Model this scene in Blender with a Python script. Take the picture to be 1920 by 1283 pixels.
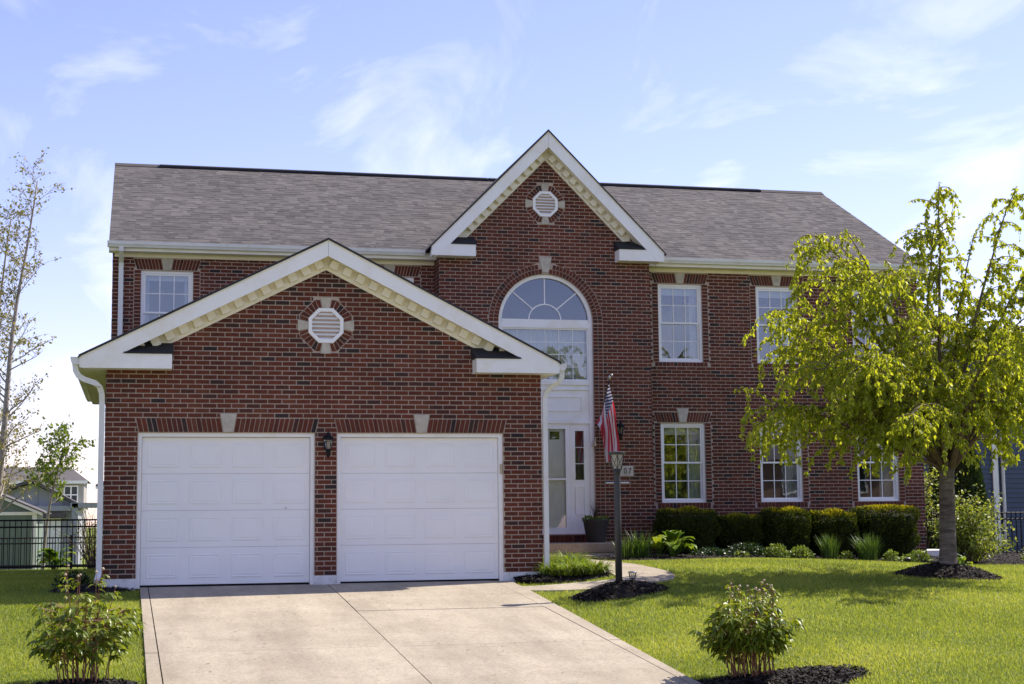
import bpy, bmesh, math, random
import numpy as np
from mathutils import Vector, Matrix

for _o in list(bpy.data.objects):
    bpy.data.objects.remove(_o)
R = math.radians
SC = bpy.context.scene
COL = SC.collection

# ------------------------------------------------------------------ camera
cd = bpy.data.cameras.new('camera')
cam = bpy.data.objects.new('camera', cd)
COL.objects.link(cam)
YAW, PITCH, ROLL, FPX = 0.2346, 0.1135, -0.0103, 2948.6
_f = Vector((math.sin(YAW) * math.cos(PITCH), math.cos(YAW) * math.cos(PITCH), math.sin(PITCH)))
_r = Vector((math.cos(YAW), -math.sin(YAW), 0))
_u = _r.cross(_f)
_r2 = _r * math.cos(ROLL) + _u * math.sin(ROLL)
_u2 = _u * math.cos(ROLL) - _r * math.sin(ROLL)
_m = Matrix((_r2, _u2, -_f)).transposed().to_4x4()
_m.translation = (0.432, -22.572, 0.7375)
cam.matrix_world = _m
cd.sensor_fit = 'HORIZONTAL'
cd.sensor_width = 36.0
cd.lens = FPX * 36 / 1920
cd.clip_start = 0.1
cd.clip_end = 3000
SC.camera = cam

# ------------------------------------------------------------------ world, sun, exposure
SUN = Vector((0.82, 0.27, 1.0)).normalized()      # towards the sun: right, slightly behind the house
SUN_EL = math.asin(SUN.z)
SUN_AZ = math.atan2(SUN.x, SUN.y)
W = bpy.data.worlds.new('World')
SC.world = W
W.use_nodes = True
nt = W.node_tree
nt.nodes.clear()


def wn(t, **k):
    n = nt.nodes.new(t)
    for a, b in k.items():
        setattr(n, a, b)
    return n


sky = wn('ShaderNodeTexSky', sky_type='NISHITA', sun_disc=False)
sky.sun_elevation = SUN_EL
sky.sun_rotation = SUN_AZ
sky.altitude = 200
sky.air_density = 1.0
sky.dust_density = 0.25
sky.ozone_density = 3.0
tc = wn('ShaderNodeTexCoord')
sep = wn('ShaderNodeSeparateXYZ')
nt.links.new(tc.outputs['Generated'], sep.inputs[0])
mx = wn('ShaderNodeMath', operation='MAXIMUM')
mx.inputs[1].default_value = 0.0
nt.links.new(sep.outputs[2], mx.inputs[0])
ad = wn('ShaderNodeMath', operation='ADD')
ad.inputs[1].default_value = 0.16
nt.links.new(mx.outputs[0], ad.inputs[0])
dv = wn('ShaderNodeVectorMath', operation='DIVIDE')
cmb = wn('ShaderNodeCombineXYZ')
for i in range(3):
    nt.links.new(ad.outputs[0], cmb.inputs[i])
nt.links.new(tc.outputs['Generated'], dv.inputs[0])
nt.links.new(cmb.outputs[0], dv.inputs[1])
mp = wn('ShaderNodeMapping')
mp.inputs['Rotation'].default_value = (0, 0, R(28))
mp.inputs['Scale'].default_value = (1.5, 0.85, 0.0)
mp.inputs['Location'].default_value = (5.4, 0.6, 0.0)
nt.links.new(dv.outputs[0], mp.inputs[0])
no = wn('ShaderNodeTexNoise')
no.inputs['Scale'].default_value = 1.9
no.inputs['Detail'].default_value = 7
no.inputs['Roughness'].default_value = 0.58
no.inputs['Distortion'].default_value = 0.9
nt.links.new(mp.outputs[0], no.inputs['Vector'])
rp = wn('ShaderNodeValToRGB')
rp.color_ramp.elements[0].position = 0.53
rp.color_ramp.elements[0].color = (0, 0, 0, 1)
rp.color_ramp.elements[1].position = 0.95
rp.color_ramp.elements[1].color = (0.7, 0.7, 0.7, 1)
nt.links.new(no.outputs[0], rp.inputs[0])
tint = wn('ShaderNodeMix', data_type='RGBA', blend_type='MULTIPLY')
tint.inputs['Factor'].default_value = 1.0
tint.inputs['B'].default_value = (0.91, 0.70, 0.81, 1)
nt.links.new(sky.outputs[0], tint.inputs['A'])
mixc = wn('ShaderNodeMix', data_type='RGBA')
mixc.inputs['B'].default_value = (5.9, 5.8, 6.4, 1)
nt.links.new(rp.outputs[0], mixc.inputs['Factor'])
nt.links.new(tint.outputs['Result'], mixc.inputs['A'])
bg = wn('ShaderNodeBackground')
bg.inputs[1].default_value = 0.11
nt.links.new(mixc.outputs['Result'], bg.inputs[0])
wo = wn('ShaderNodeOutputWorld')
nt.links.new(bg.outputs[0], wo.inputs[0])

sl = bpy.data.lights.new('sun', 'SUN')
sl.energy = 3.2
sl.angle = R(0.55)
sl.color = (1.0, 0.92, 0.80)
so = bpy.data.objects.new('sun', sl)
so.rotation_euler = (-SUN).to_track_quat('-Z', 'Y').to_euler()
so.location = SUN * 60
COL.objects.link(so)

vs = SC.view_settings
vs.view_transform = 'Standard'
vs.look = 'None'
vs.exposure = 1.34
vs.gamma = 1.0
vs.use_curve_mapping = False
SC.render.engine = 'CYCLES'
SC.cycles.use_denoising = True
SC.cycles.max_bounces = 8
SC.cycles.transparent_max_bounces = 16

# ------------------------------------------------------------------ helpers: materials
MATS = {}


class NT:
    def __init__(s, name):
        s.m = bpy.data.materials.new(name)
        s.m.use_nodes = True
        s.t = s.m.node_tree
        s.t.nodes.clear()
        s.out = s.n('ShaderNodeOutputMaterial')

    def n(s, t, **k):
        x = s.t.nodes.new(t)
        for a, b in k.items():
            setattr(x, a, b)
        return x

    def l(s, a, b):
        s.t.links.new(a, b)

    def noise(s, scale, detail=4, rough=.6, vec=None, dist=0.0):
        x = s.n('ShaderNodeTexNoise')
        x.inputs['Scale'].default_value = scale
        x.inputs['Detail'].default_value = detail
        x.inputs['Roughness'].default_value = rough
        x.inputs['Distortion'].default_value = dist
        if vec is None:
            vec = s.pos()
        s.l(vec, x.inputs['Vector'])
        return x.outputs[0]

    def pos(s):
        if not hasattr(s, '_p'):
            s._p = s.n('ShaderNodeNewGeometry').outputs['Position']
        return s._p

    def ramp(s, fac, stops, interp='LINEAR'):
        x = s.n('ShaderNodeValToRGB')
        cr = x.color_ramp
        cr.interpolation = interp
        while len(cr.elements) < len(stops):
            cr.elements.new(0.5)
        for e, (p, c) in zip(cr.elements, stops):
            e.position = p
            e.color = (*c, 1) if len(c) == 3 else c
        s.l(fac, x.inputs[0])
        return x.outputs[0]

    def mix(s, fac, a, b, blend='MIX'):
        x = s.n('ShaderNodeMix', data_type='RGBA', blend_type=blend)
        for nm, v in (('Factor', fac), ('A', a), ('B', b)):
            if isinstance(v, (int, float)):
                x.inputs[nm].default_value = v
            elif isinstance(v, tuple):
                x.inputs[nm].default_value = (*v, 1)
            else:
                s.l(v, x.inputs[nm])
        return x.outputs['Result']

    def principled(s, color, rough=.6, metal=0.0, spec=.5, bump=None, bstr=.2, bdist=.01):
        b = s.n('ShaderNodeBsdfPrincipled')
        if isinstance(color, tuple):
            b.inputs['Base Color'].default_value = (*color, 1)
        else:
            s.l(color, b.inputs['Base Color'])
        if isinstance(rough, (int, float)):
            b.inputs['Roughness'].default_value = rough
        else:
            s.l(rough, b.inputs['Roughness'])
        b.inputs['Metallic'].default_value = metal
        b.inputs['Specular IOR Level'].default_value = spec
        if bump is not None:
            bn = s.n('ShaderNodeBump')
            bn.inputs['Strength'].default_value = bstr
            bn.inputs['Distance'].default_value = bdist
            s.l(bump, bn.inputs['Height'])
            s.l(bn.outputs[0], b.inputs['Normal'])
        s.l(b.outputs[0], s.out.inputs[0])
        return b


def painted(name, c, var=.05, scale=3.0, rough=.5, bump=.05, bscale=60, spec=.5, metal=0.0, grime=None):
    t = NT(name)
    n = t.noise(scale, 5)
    c2 = tuple(max(0, x * (1 - var * 2.2)) for x in c)
    c1 = tuple(min(1, x * (1 + var)) for x in c)
    colr = t.ramp(n, [(.3, c2), (.7, c1)])
    if grime:
        g = t.ramp(t.noise(grime[1], 6, .7), [(.5, (0, 0, 0)), (.75, (1, 1, 1))])
        colr = t.mix(g, colr, grime[0])
    t.principled(colr, rough, metal, spec, t.noise(bscale, 3), bump, .005)
    MATS[name] = t.m
    return t.m


BRICK_STOPS = [(0.0, (.034, .028, .028)), (.04, (.050, .032, .029)), (.09, (.078, .034, .026)), (.20, (.100, .033, .022)),
               (.45, (.132, .038, .022)), (.7, (.152, .043, .025)), (.9, (.138, .047, .028)), (1.0, (.165, .056, .034))]


def brick_mat(name, obj_random):
    t = NT(name)
    if obj_random:
        f = t.n('ShaderNodeObjectInfo').outputs['Random']
    else:
        a = t.n('ShaderNodeAttribute', attribute_name='rnd')
        f = a.outputs['Fac']
    c = t.ramp(f, BRICK_STOPS)
    n1 = t.noise(28, 5, .65)
    c = t.mix(.75, c, t.ramp(n1, [(.3, (.62, .6, .6)), (.7, (1.25, 1.22, 1.2))]), 'MULTIPLY')
    n2 = t.ramp(t.noise(1.1, 6, .7), [(.3, (.66, .67, .70)), (.7, (1.16, 1.12, 1.07))])
    c = t.mix(1.0, c, n2, 'MULTIPLY')
    t.principled(c, .85, 0, .25, t.noise(190, 4, .7), .5, .004)
    MATS[name] = t.m


brick_mat('brick', False)
brick_mat('brick_single', True)


def mortar_mat():
    t = NT('mortar')
    c = t.ramp(t.noise(2.2, 5, .6), [(.3, (.40, .315, .255)), (.7, (.53, .43, .355))])
    c = t.mix(.5, c, t.ramp(t.noise(60, 4, .7), [(.3, (.7, .7, .7)), (.7, (1.15, 1.15, 1.15))]), 'MULTIPLY')
    t.principled(c, .95, 0, .15, t.noise(150, 4), .4, .004)
    MATS['mortar'] = t.m


mortar_mat()
painted('white_trim', (.87, .86, .835), .02, 2.0, .45, .03, 40, grime=((.76, .72, .62), 1.6))
painted('white_vinyl', (.86, .855, .84), .02, 3.0, .35, .02, 60)
painted('door_white', (.865, .855, .845), .02, 1.2, .42, .03, 90)
painted('warm_bounce_trim', (.86, .81, .67), .05, 2.4, .55, .04, 50)  # trim with the driveway's warm bounce light put into its colour
painted('keystone', (.50, .455, .375), .10, 9, .85, .25, 120, spec=.25)
painted('plinth_paint', (.74, .74, .73), .06, 4, .7, .15, 60, grime=((.45, .42, .37), 5))
painted('dark_roofing', (.016, .017, .022), .15, 12, .8, .4, 90)
painted('black_metal', (.010, .010, .012), .12, 20, .65, .05, 80, spec=.2)
painted('bronze_post', (.030, .031, .033), .10, 14, .45, .05, 80)
painted('interior_wall', (.30, .27, .24), .05, 1, .9, .02, 20)
painted('interior_floor', (.16, .11, .07), .1, 4, .6, .05, 20)
painted('curtain', (.74, .75, .74), .04, 8, .9, .05, 80)
painted('blind', (.80, .80, .76), .02, 8, .7, .02, 80)
painted('wood_beige', (.50, .40, .28), .1, 6, .7, .1, 50)
painted('chrome', (.62, .60, .55), .05, 20, .25, .02, 50, metal=.9)
painted('gutter_alu', (.74, .74, .72), .03, 5, .38, .02, 40, grime=((.58, .55, .48), 2.5))
painted('pot_grey', (.045, .042, .040), .10, 20, .6, .1, 70)
painted('green_siding', (.155, .205, .175), .04, 2, .7, .05, 40)
painted('grey_siding', (.32, .335, .37), .04, 2, .7, .05, 40)
painted('grey_siding_far', (.36, .34, .32), .03, 2, .7, .05, 40)
painted('far_roof', (.10, .088, .088), .12, 6, .9, .1, 30)
painted('blue_siding', (.055, .078, .125), .05, 2, .6, .05, 40)
painted('bark_pale', (.34, .30, .26), .22, 9, .9, .7, 45)
painted('twig', (.15, .10, .07), .2, 9, .85, .3, 60)
painted('peony_stem', (.22, .085, .045), .25, 20, .6, .1, 60)
painted('peony_bud', (.46, .34, .22), .2, 30, .5, .1, 60)
painted('soil', (.030, .021, .016), .2, 20, .95, .5, 60)
painted('house_number_stone', (.52, .48, .41), .08, 18, .8, .2, 90)
painted('ink', (.02, .02, .02), .05, 10, .6)
painted('rock', (.42, .41, .39), .2, 15, .9, .4, 40)
painted('pansy', (.55, .34, .05), .3, 60, .7)
painted('street_pale', (.30, .28, .25), .15, 20, .95, .4, 120)  # pale tone put in so the unseen street bounces light onto the facade


def bark_mat():
    t = NT('bark')
    m = t.n('ShaderNodeMapping')
    m.inputs['Scale'].default_value = (3, 3, 26)
    t.l(t.pos(), m.inputs[0])
    band = t.noise(1.0, 5, .7, m.outputs[0])
    c = t.ramp(band, [(.3, (.055, .042, .034)), (.52, (.155, .128, .10)), (.75, (.26, .22, .18))])
    c = t.mix(.6, c, t.ramp(t.noise(12, 5, .7), [(.3, (.55, .55, .55)), (.7, (1.2, 1.2, 1.2))]), 'MULTIPLY')
    t.principled(c, .9, 0, .2, band, .8, .02)
    MATS['bark'] = t.m


bark_mat()


def concrete_mat(name, base, dark, stain):
    t = NT(name)
    n = t.noise(.9, 6, .65)
    c = t.ramp(n, [(.3, dark), (.7, base)])
    sp = t.ramp(t.noise(70, 4, .75), [(.32, (.66, .64, .62)), (.5, (1, 1, 1)), (.7, (1.16, 1.15, 1.14))])
    c = t.mix(.8, c, sp, 'MULTIPLY')
    sp2 = t.ramp(t.noise(26, 5, .8), [(.30, (.60, .58, .56)), (.50, (1, 1, 1)), (.72, (1.16, 1.15, 1.14))])
    c = t.mix(.9, c, sp2, 'MULTIPLY')
    mpn = t.n('ShaderNodeMapping')
    mpn.inputs['Scale'].default_value = (1.6, .22, 1)
    t.l(t.pos(), mpn.inputs[0])
    stk = t.ramp(t.noise(1.0, 5, .65, mpn.outputs[0]), [(.35, (.78, .77, .76)), (.6, (1.05, 1.05, 1.05))])
    c = t.mix(.9, c, stk, 'MULTIPLY')
    st = t.ramp(t.noise(2.4, 5, .7, dist=1.0), [(.58, (0, 0, 0)), (.74, (.55, .55, .55))])
    c = t.mix(st, c, stain)
    fl = t.ramp(t.noise(23, 3, .5), [(.70, (0, 0, 0)), (.78, (.7, .7, .7))])
    c = t.mix(fl, c, tuple(x * .45 for x in stain))
    t.principled(c, .9, 0, .25, t.noise(130, 5, .7), .5, .006)
    MATS[name] = t.m


concrete_mat('concrete', (.435, .380, .295), (.325, .28, .21), (.27, .215, .155))
concrete_mat('concrete_porch', (.40, .34, .26), (.26, .20, .14), (.24, .17, .11))


def shingle_mat(name, obj_random):
    t = NT(name)
    if obj_random:
        f = t.n('ShaderNodeObjectInfo').outputs['Random']
    else:
        f = t.n('ShaderNodeAttribute', attribute_name='rnd').outputs['Fac']
    c = t.ramp(f, [(0, (.085, .079, .080)), (.25, (.101, .094, .094)), (.6, (.115, .107, .106)), (.85, (.129, .120, .118)), (1, (.145, .135, .131))])
    g = t.ramp(t.noise(160, 3, .8), [(.3, (.55, .55, .55)), (.7, (1.35, 1.35, 1.35))])
    c = t.mix(.7, c, g, 'MULTIPLY')
    b = t.ramp(t.noise(.55, 4, .6), [(.3, (.86, .86, .88)), (.7, (1.1, 1.08, 1.06))])
    c = t.mix(1, c, b, 'MULTIPLY')
    t.principled(c, .95, 0, .15, t.noise(160, 3, .8), .5, .004)
    MATS[name] = t.m


shingle_mat('shingle', False)
shingle_mat('shingle_single', True)


def glass_mat(name, refl, tint=(.93, .96, .96)):
    t = NT(name)
    tr = t.n('ShaderNodeBsdfTransparent')
    tr.inputs[0].default_value = (*tint, 1)
    gl = t.n('ShaderNodeBsdfGlossy')
    gl.inputs['Roughness'].default_value = 0.015
    gl.inputs['Color'].default_value = (.92, .95, 1.0, 1)
    bn = t.n('ShaderNodeBump')
    bn.inputs['Strength'].default_value = .035
    bn.inputs['Distance'].default_value = .02
    t.l(t.noise(2.0, 2), bn.inputs['Height'])
    t.l(bn.outputs[0], gl.inputs['Normal'])
    fr = t.n('ShaderNodeFresnel')
    fr.inputs[0].default_value = 1.5
    ma = t.n('ShaderNodeMath', operation='ADD')
    ma.inputs[1].default_value = refl
    ma.use_clamp = True
    t.l(fr.outputs[0], ma.inputs[0])
    mx = t.n('ShaderNodeMixShader')
    t.l(ma.outputs[0], mx.inputs[0])
    t.l(tr.outputs[0], mx.inputs[1])
    t.l(gl.outputs[0], mx.inputs[2])
    t.l(mx.outputs[0], t.out.inputs[0])
    MATS[name] = t.m


glass_mat('window_glass', .085, (.88, .90, .90))
glass_mat('fanlight_glass', .10, (.5, .55, .62))
glass_mat('storm_glass', .02, (.97, .98, .98))
glass_mat('lamp_glass', .06, (.86, .85, .80))


def frosted():
    t = NT('frosted_glass')
    d = t.n('ShaderNodeBsdfTranslucent')
    d.inputs[0].default_value = (.75, .72, .66, 1)
    p = t.n('ShaderNodeBsdfPrincipled')
    c = t.ramp(t.noise(12, 4), [(.3, (.46, .42, .37)), (.7, (.62, .58, .52))])
    t.l(c, p.inputs['Base Color'])
    p.inputs['Roughness'].default_value = .35
    mx = t.n('ShaderNodeMixShader')
    mx.inputs[0].default_value = .45
    t.l(p.outputs[0], mx.inputs[1])
    t.l(d.outputs[0], mx.inputs[2])
    t.l(mx.outputs[0], t.out.inputs[0])
    MATS['frosted_glass'] = t.m


frosted()


def leaf_mat(name, stops, trans=.35, rough=.45, spec=.4, tcol=None):
    t = NT(name)
    f = t.n('ShaderNodeAttribute', attribute_name='rnd').outputs['Fac']
    c = t.ramp(f, stops)
    p = t.n('ShaderNodeBsdfPrincipled')
    t.l(c, p.inputs['Base Color'])
    p.inputs['Roughness'].default_value = rough
    p.inputs['Specular IOR Level'].default_value = spec
    d = t.n('ShaderNodeBsdfTranslucent')
    tc_ = t.mix(1.0, c, tcol or (1.5, 1.35, .55), 'MULTIPLY')
    t.l(tc_, d.inputs[0])
    mx = t.n('ShaderNodeMixShader')
    mx.inputs[0].default_value = trans
    t.l(p.outputs[0], mx.inputs[1])
    t.l(d.outputs[0], mx.inputs[2])
    t.l(mx.outputs[0], t.out.inputs[0])
    MATS[name] = t.m


leaf_mat('cherry_leaf', [(0, (.205, .270, .024)), (.5, (.335, .400, .038)), (1, (.48, .51, .07))], .62, .4, .4)
leaf_mat('spring_leaf', [(0, (.22, .17, .05)), (.45, (.26, .24, .08)), (.8, (.16, .20, .05)), (1, (.30, .25, .12))], .35)
leaf_mat('fresh_leaf', [(0, (.09, .15, .015)), (1, (.19, .27, .03))], .45)
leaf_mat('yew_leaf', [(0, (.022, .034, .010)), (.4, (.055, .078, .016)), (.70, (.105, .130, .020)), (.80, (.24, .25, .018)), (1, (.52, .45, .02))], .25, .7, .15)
leaf_mat('arbor_leaf', [(0, (.014, .030, .008)), (1, (.045, .085, .016))], .15, .6, .3)
leaf_mat('shrub_leaf', [(0, (.12, .165, .035)), (.6, (.22, .28, .06)), (1, (.34, .38, .12))], .45)
leaf_mat('lily_leaf', [(0, (.09, .15, .018)), (.6, (.17, .25, .03)), (1, (.27, .34, .05))], .4)
leaf_mat('iris_leaf', [(0, (.03, .065, .014)), (.6, (.065, .125, .025)), (1, (.13, .20, .045))], .3)
leaf_mat('hosta_leaf', [(0, (.06, .13, .012)), (.6, (.13, .22, .02)), (1, (.26, .33, .04))], .35, .35)
leaf_mat('low_leaf', [(0, (.015, .035, .010)), (.6, (.03, .065, .018)), (1, (.05, .10, .03))], .2)
leaf_mat('sedum_leaf', [(0, (.09, .16, .03)), (.6, (.20, .28, .05)), (1, (.32, .38, .09))], .3)
leaf_mat('peony_leaf', [(0, (.075, .120, .015)), (.4, (.150, .210, .022)), (.7, (.265, .315, .030)), (1, (.42, .42, .06))], .46, .36, .45)
leaf_mat('spike_leaf', [(0, (.05, .03, .03)), (1, (.08, .06, .045))], .2)
leaf_mat('grass', [(0, (.110, .165, .030)), (.3, (.220, .285, .052)), (.7, (.335, .390, .080)), (.93, (.45, .47, .13)), (1, (.54, .50, .28))], .5, .5, .35)
leaf_mat('mulch_chip', [(0, (.010, .008, .007)), (.6, (.028, .021, .018)), (.88, (.065, .050, .042)), (1, (.17, .14, .12))], 0.0, .8, .3)


def ground_mat():
    t = NT('lawn_soil')
    c = t.ramp(t.noise(.35, 5, .6), [(.3, (.130, .165, .028)), (.7, (.195, .228, .044))])
    c = t.mix(.7, c, t.ramp(t.noise(45, 4, .8), [(.3, (.7, .7, .65)), (.7, (1.25, 1.25, 1.2))]), 'MULTIPLY')
    t.principled(c, .95, 0, .1, t.noise(70, 5, .8), .5, .02)
    MATS['lawn_soil'] = t.m


ground_mat()


def mulch_mat():
    t = NT('mulch')
    c = t.ramp(t.noise(30, 6, .8), [(.3, (.008, .006, .005)), (.6, (.028, .021, .018)), (.8, (.06, .047, .04))])
    t.principled(c, .95, 0, .2, t.noise(45, 6, .8), 1.0, .03)
    MATS['mulch'] = t.m


mulch_mat()


def flag_mat():
    t = NT('flag_cloth')
    uv = t.n('ShaderNodeUVMap', uv_map='UVMap').outputs[0]
    sp = t.n('ShaderNodeSeparateXYZ')
    t.l(uv, sp.inputs[0])
    u, v = sp.outputs[0], sp.outputs[1]          # u along the fly, v along the hoist (0 top)

    def mth(op, a, b=None):
        x = t.n('ShaderNodeMath', operation=op)
        for i, q in enumerate((a, b)):
            if q is None:
                continue
            if isinstance(q, (int, float)):
                x.inputs[i].default_value = q
            else:
                t.l(q, x.inputs[i])
        return x.outputs[0]
    st = mth('FLOOR', mth('MULTIPLY', v, 13.0))
    even = mth('MODULO', st, 2.0)
    c = t.mix(even, (.58, .030, .050), (.86, .85, .83))
    canton = mth('MULTIPLY', mth('LESS_THAN', u, .27), mth('LESS_THAN', v, 7 / 13))
    # 9 rows of stars, alternate rows offset
    gu = mth('MULTIPLY', u, 12 / .27)
    gv = mth('MULTIPLY', v, 10 / (7 / 13))
    iu = mth('ROUND', gu)
    iv = mth('ROUND', gv)
    odd = mth('MODULO', mth('ADD', iu, iv), 2.0)
    du = mth('SUBTRACT', gu, iu)
    dv_ = mth('SUBTRACT', gv, iv)
    d = mth('SQRT', mth('ADD', mth('MULTIPLY', du, du), mth('MULTIPLY', dv_, dv_)))
    star = mth('MULTIPLY', mth('LESS_THAN', d, .42), mth('SUBTRACT', 1.0, odd))
    cc = t.mix(star, (.018, .026, .11), (.8, .8, .8))
    c = t.mix(canton, c, cc)
    p = t.n('ShaderNodeBsdfPrincipled')
    t.l(c, p.inputs['Base Color'])
    p.inputs['Roughness'].default_value = .6
    d2 = t.n('ShaderNodeBsdfTranslucent')
    t.l(c, d2.inputs[0])
    mx_ = t.n('ShaderNodeMixShader')
    mx_.inputs[0].default_value = .35
    t.l(p.outputs[0], mx_.inputs[1])
    t.l(d2.outputs[0], mx_.inputs[2])
    t.l(mx_.outputs[0], t.out.inputs[0])
    MATS['flag_cloth'] = t.m


flag_mat()

# ------------------------------------------------------------------ helpers: meshes and objects
ORG = {}          # world origin of each parent object


def link(o, parent=None):
    COL.objects.link(o)
    if parent is not None:
        o.parent = parent
    return o


def tag(o, label=None, cat=None, group=None, kind=None):
    if label:
        o['label'] = label
    if cat:
        o['category'] = cat
    if group:
        o['group'] = group
    if kind:
        o['kind'] = kind
    return o


def thing(name, label, cat, loc=(0, 0, 0), group=None):
    o = bpy.data.objects.new(name, None)
    o.empty_display_size = .2
    o.location = loc
    link(o)
    ORG[o.name] = Vector(loc)
    return tag(o, label, cat, group)


def obj_from(name, me, mat, parent=None):
    o = bpy.data.objects.new(name, me)
    if mat:
        me.materials.append(MATS[mat])
    link(o, parent)
    ORG[o.name] = ORG[parent.name] if parent is not None else Vector((0, 0, 0))
    return o


class MB:
    def __init__(s):
        s.v = []
        s.f = []
        s.r = []
        s.rv = 0.5

    def add(s, vs, fs):
        b = len(s.v)
        s.v += [tuple(q) for q in vs]
        s.f += [tuple(b + i for i in q) for q in fs]
        s.r += [s.rv] * len(fs)

    def box(s, x0, x1, y0, y1, z0, z1):
        s.add([(x0, y0, z0), (x1, y0, z0), (x1, y1, z0), (x0, y1, z0), (x0, y0, z1), (x1, y0, z1), (x1, y1, z1), (x0, y1, z1)],
              [(0, 3, 2, 1), (4, 5, 6, 7), (0, 1, 5, 4), (1, 2, 6, 5), (2, 3, 7, 6), (3, 0, 4, 7)])
        return s

    def prism(s, poly, fn, a, b):
        """poly: 2-D points, fn(p, q, depth) -> xyz, extruded from depth a to b."""
        n = len(poly)
        vs = [fn(p, q, a) for p, q in poly] + [fn(p, q, b) for p, q in poly]
        fs = [tuple(range(n)), tuple(range(2 * n - 1, n - 1, -1))]
        fs += [(i, i + n, (i + 1) % n + n, (i + 1) % n) for i in range(n)]
        s.add(vs, fs)
        return s

    def xz(s, poly, y0, y1):
        return s.prism(poly, lambda p, q, d: (p, d, q), y0, y1)

    def yz(s, poly, x0, x1):
        return s.prism(poly, lambda p, q, d: (d, p, q), x0, x1)

    def xy(s, poly, z0, z1):
        return s.prism(poly, lambda p, q, d: (p, q, d), z0, z1)

    def tube(s, pts, rad, n=6, cap=True):
        pts = [Vector(p) for p in pts]
        if not hasattr(rad, '__len__'):
            rad = [rad] * len(pts)
        rings = []
        up = Vector((0, 0, 1))
        for i, p in enumerate(pts):
            d = (pts[min(i + 1, len(pts) - 1)] - pts[max(i - 1, 0)])
            d = d.normalized() if d.length > 1e-9 else Vector((0, 0, 1))
            ref = up if abs(d.z) < .95 else Vector((1, 0, 0))
            a = d.cross(ref).normalized()
            b = a.cross(d).normalized()
            rings.append([p + (a * math.cos(2 * math.pi * k / n) + b * math.sin(2 * math.pi * k / n)) * rad[i] for k in range(n)])
        vs = [q for r_ in rings for q in r_]
        fs = []
        for i in range(len(pts) - 1):
            for k in range(n):
                fs.append((i * n + k, i * n + (k + 1) % n, (i + 1) * n + (k + 1) % n, (i + 1) * n + k))
        if cap:
            fs.append(tuple(range(n - 1, -1, -1)))
            fs.append(tuple(range((len(pts) - 1) * n, len(pts) * n)))
        s.add(vs, fs)
        return s

    def lathe(s, prof, c, n=16, a0=0.0):
        vs, fs = [], []
        for r_, z in prof:
            for k in range(n):
                t = a0 + 2 * math.pi * k / n
                vs.append((c[0] + r_ * math.cos(t), c[1] + r_ * math.sin(t), c[2] + z))
        for i in range(len(prof) - 1):
            for k in range(n):
                fs.append((i * n + k, i * n + (k + 1) % n, (i + 1) * n + (k + 1) % n, (i + 1) * n + k))
        fs.append(tuple(range(n - 1, -1, -1)))
        fs.append(tuple(range((len(prof) - 1) * n, len(prof) * n)))
        s.add(vs, fs)
        return s

    def mesh(s, name, org=(0, 0, 0), smooth=False, rnd=False):
        me = bpy.data.meshes.new(name)
        o = Vector(org)
        me.from_pydata([(a - o.x, b - o.y, c - o.z) for a, b, c in s.v], [], s.f)
        if rnd:
            at = me.attributes.new('rnd', 'FLOAT', 'FACE')
            at.data.foreach_set('value', np.array(s.r, dtype=np.float32))
        if smooth:
            me.polygons.foreach_set('use_smooth', [True] * len(me.polygons))
        me.update()
        return me

    def build(s, name, mat, parent=None, smooth=False, rnd=False, label=None, bevel=0):
        org = ORG[parent.name] if parent is not None else Vector((0, 0, 0))
        o = obj_from(name, s.mesh(name, org, smooth, rnd), mat, parent)
        if label:
            o['label'] = label
        if bevel:
            md = o.modifiers.new('bevel', 'BEVEL')
            md.width = bevel
            md.segments = 2
            md.limit_method = 'ANGLE'
        return o


def box(x0, x1, y0, y1, z0, z1):
    return MB().box(x0, x1, y0, y1, z0, z1)


def np_mesh(name, V, F, rnd, mat, parent=None, smooth=False):
    """V (n,3), F (m,k) arrays; rnd per face."""
    me = bpy.data.meshes.new(name)
    org = np.array(ORG[parent.name]) if parent is not None else np.zeros(3)
    V = (V - org).astype(np.float32)
    m, k = F.shape
    me.vertices.add(len(V))
    me.vertices.foreach_set('co', V.ravel())
    me.loops.add(m * k)
    me.loops.foreach_set('vertex_index', F.astype(np.int32).ravel())
    me.polygons.add(m)
    me.polygons.foreach_set('loop_start', np.arange(0, m * k, k, dtype=np.int32))
    me.polygons.foreach_set('loop_total', np.full(m, k, dtype=np.int32))
    if smooth:
        me.polygons.foreach_set('use_smooth', np.ones(m, dtype=bool))
    at = me.attributes.new('rnd', 'FLOAT', 'FACE')
    at.data.foreach_set('value', np.clip(rnd, 0, 1).astype(np.float32))
    me.update(calc_edges=True)
    return obj_from(name, me, mat, parent)


def leaf_arrays(C, D, N, L, Wd, fold=.25, curl=0.0):
    """one folded diamond (two triangles) per leaf: C base, D direction, N normal, L length, Wd half width."""
    n = len(C)
    D = D / (np.linalg.norm(D, axis=1, keepdims=True) + 1e-9)
    S = np.cross(D, N)
    S /= (np.linalg.norm(S, axis=1, keepdims=True) + 1e-9)
    N = np.cross(S, D)
    L = np.broadcast_to(L, (n,))[:, None]
    Wd = np.broadcast_to(Wd, (n,))[:, None]
    tip = C + D * L - N * L * curl
    mid = C + D * L * .45
    a = mid + S * Wd + N * Wd * fold
    b = mid - S * Wd + N * Wd * fold
    V = np.stack([C, a, tip, b], 1).reshape(-1, 3)
    i = np.arange(n)[:, None] * 4
    F = np.concatenate([i + np.array([[0, 1, 2]]), i + np.array([[0, 2, 3]])], 1).reshape(-1, 3)
    return V, F


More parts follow.
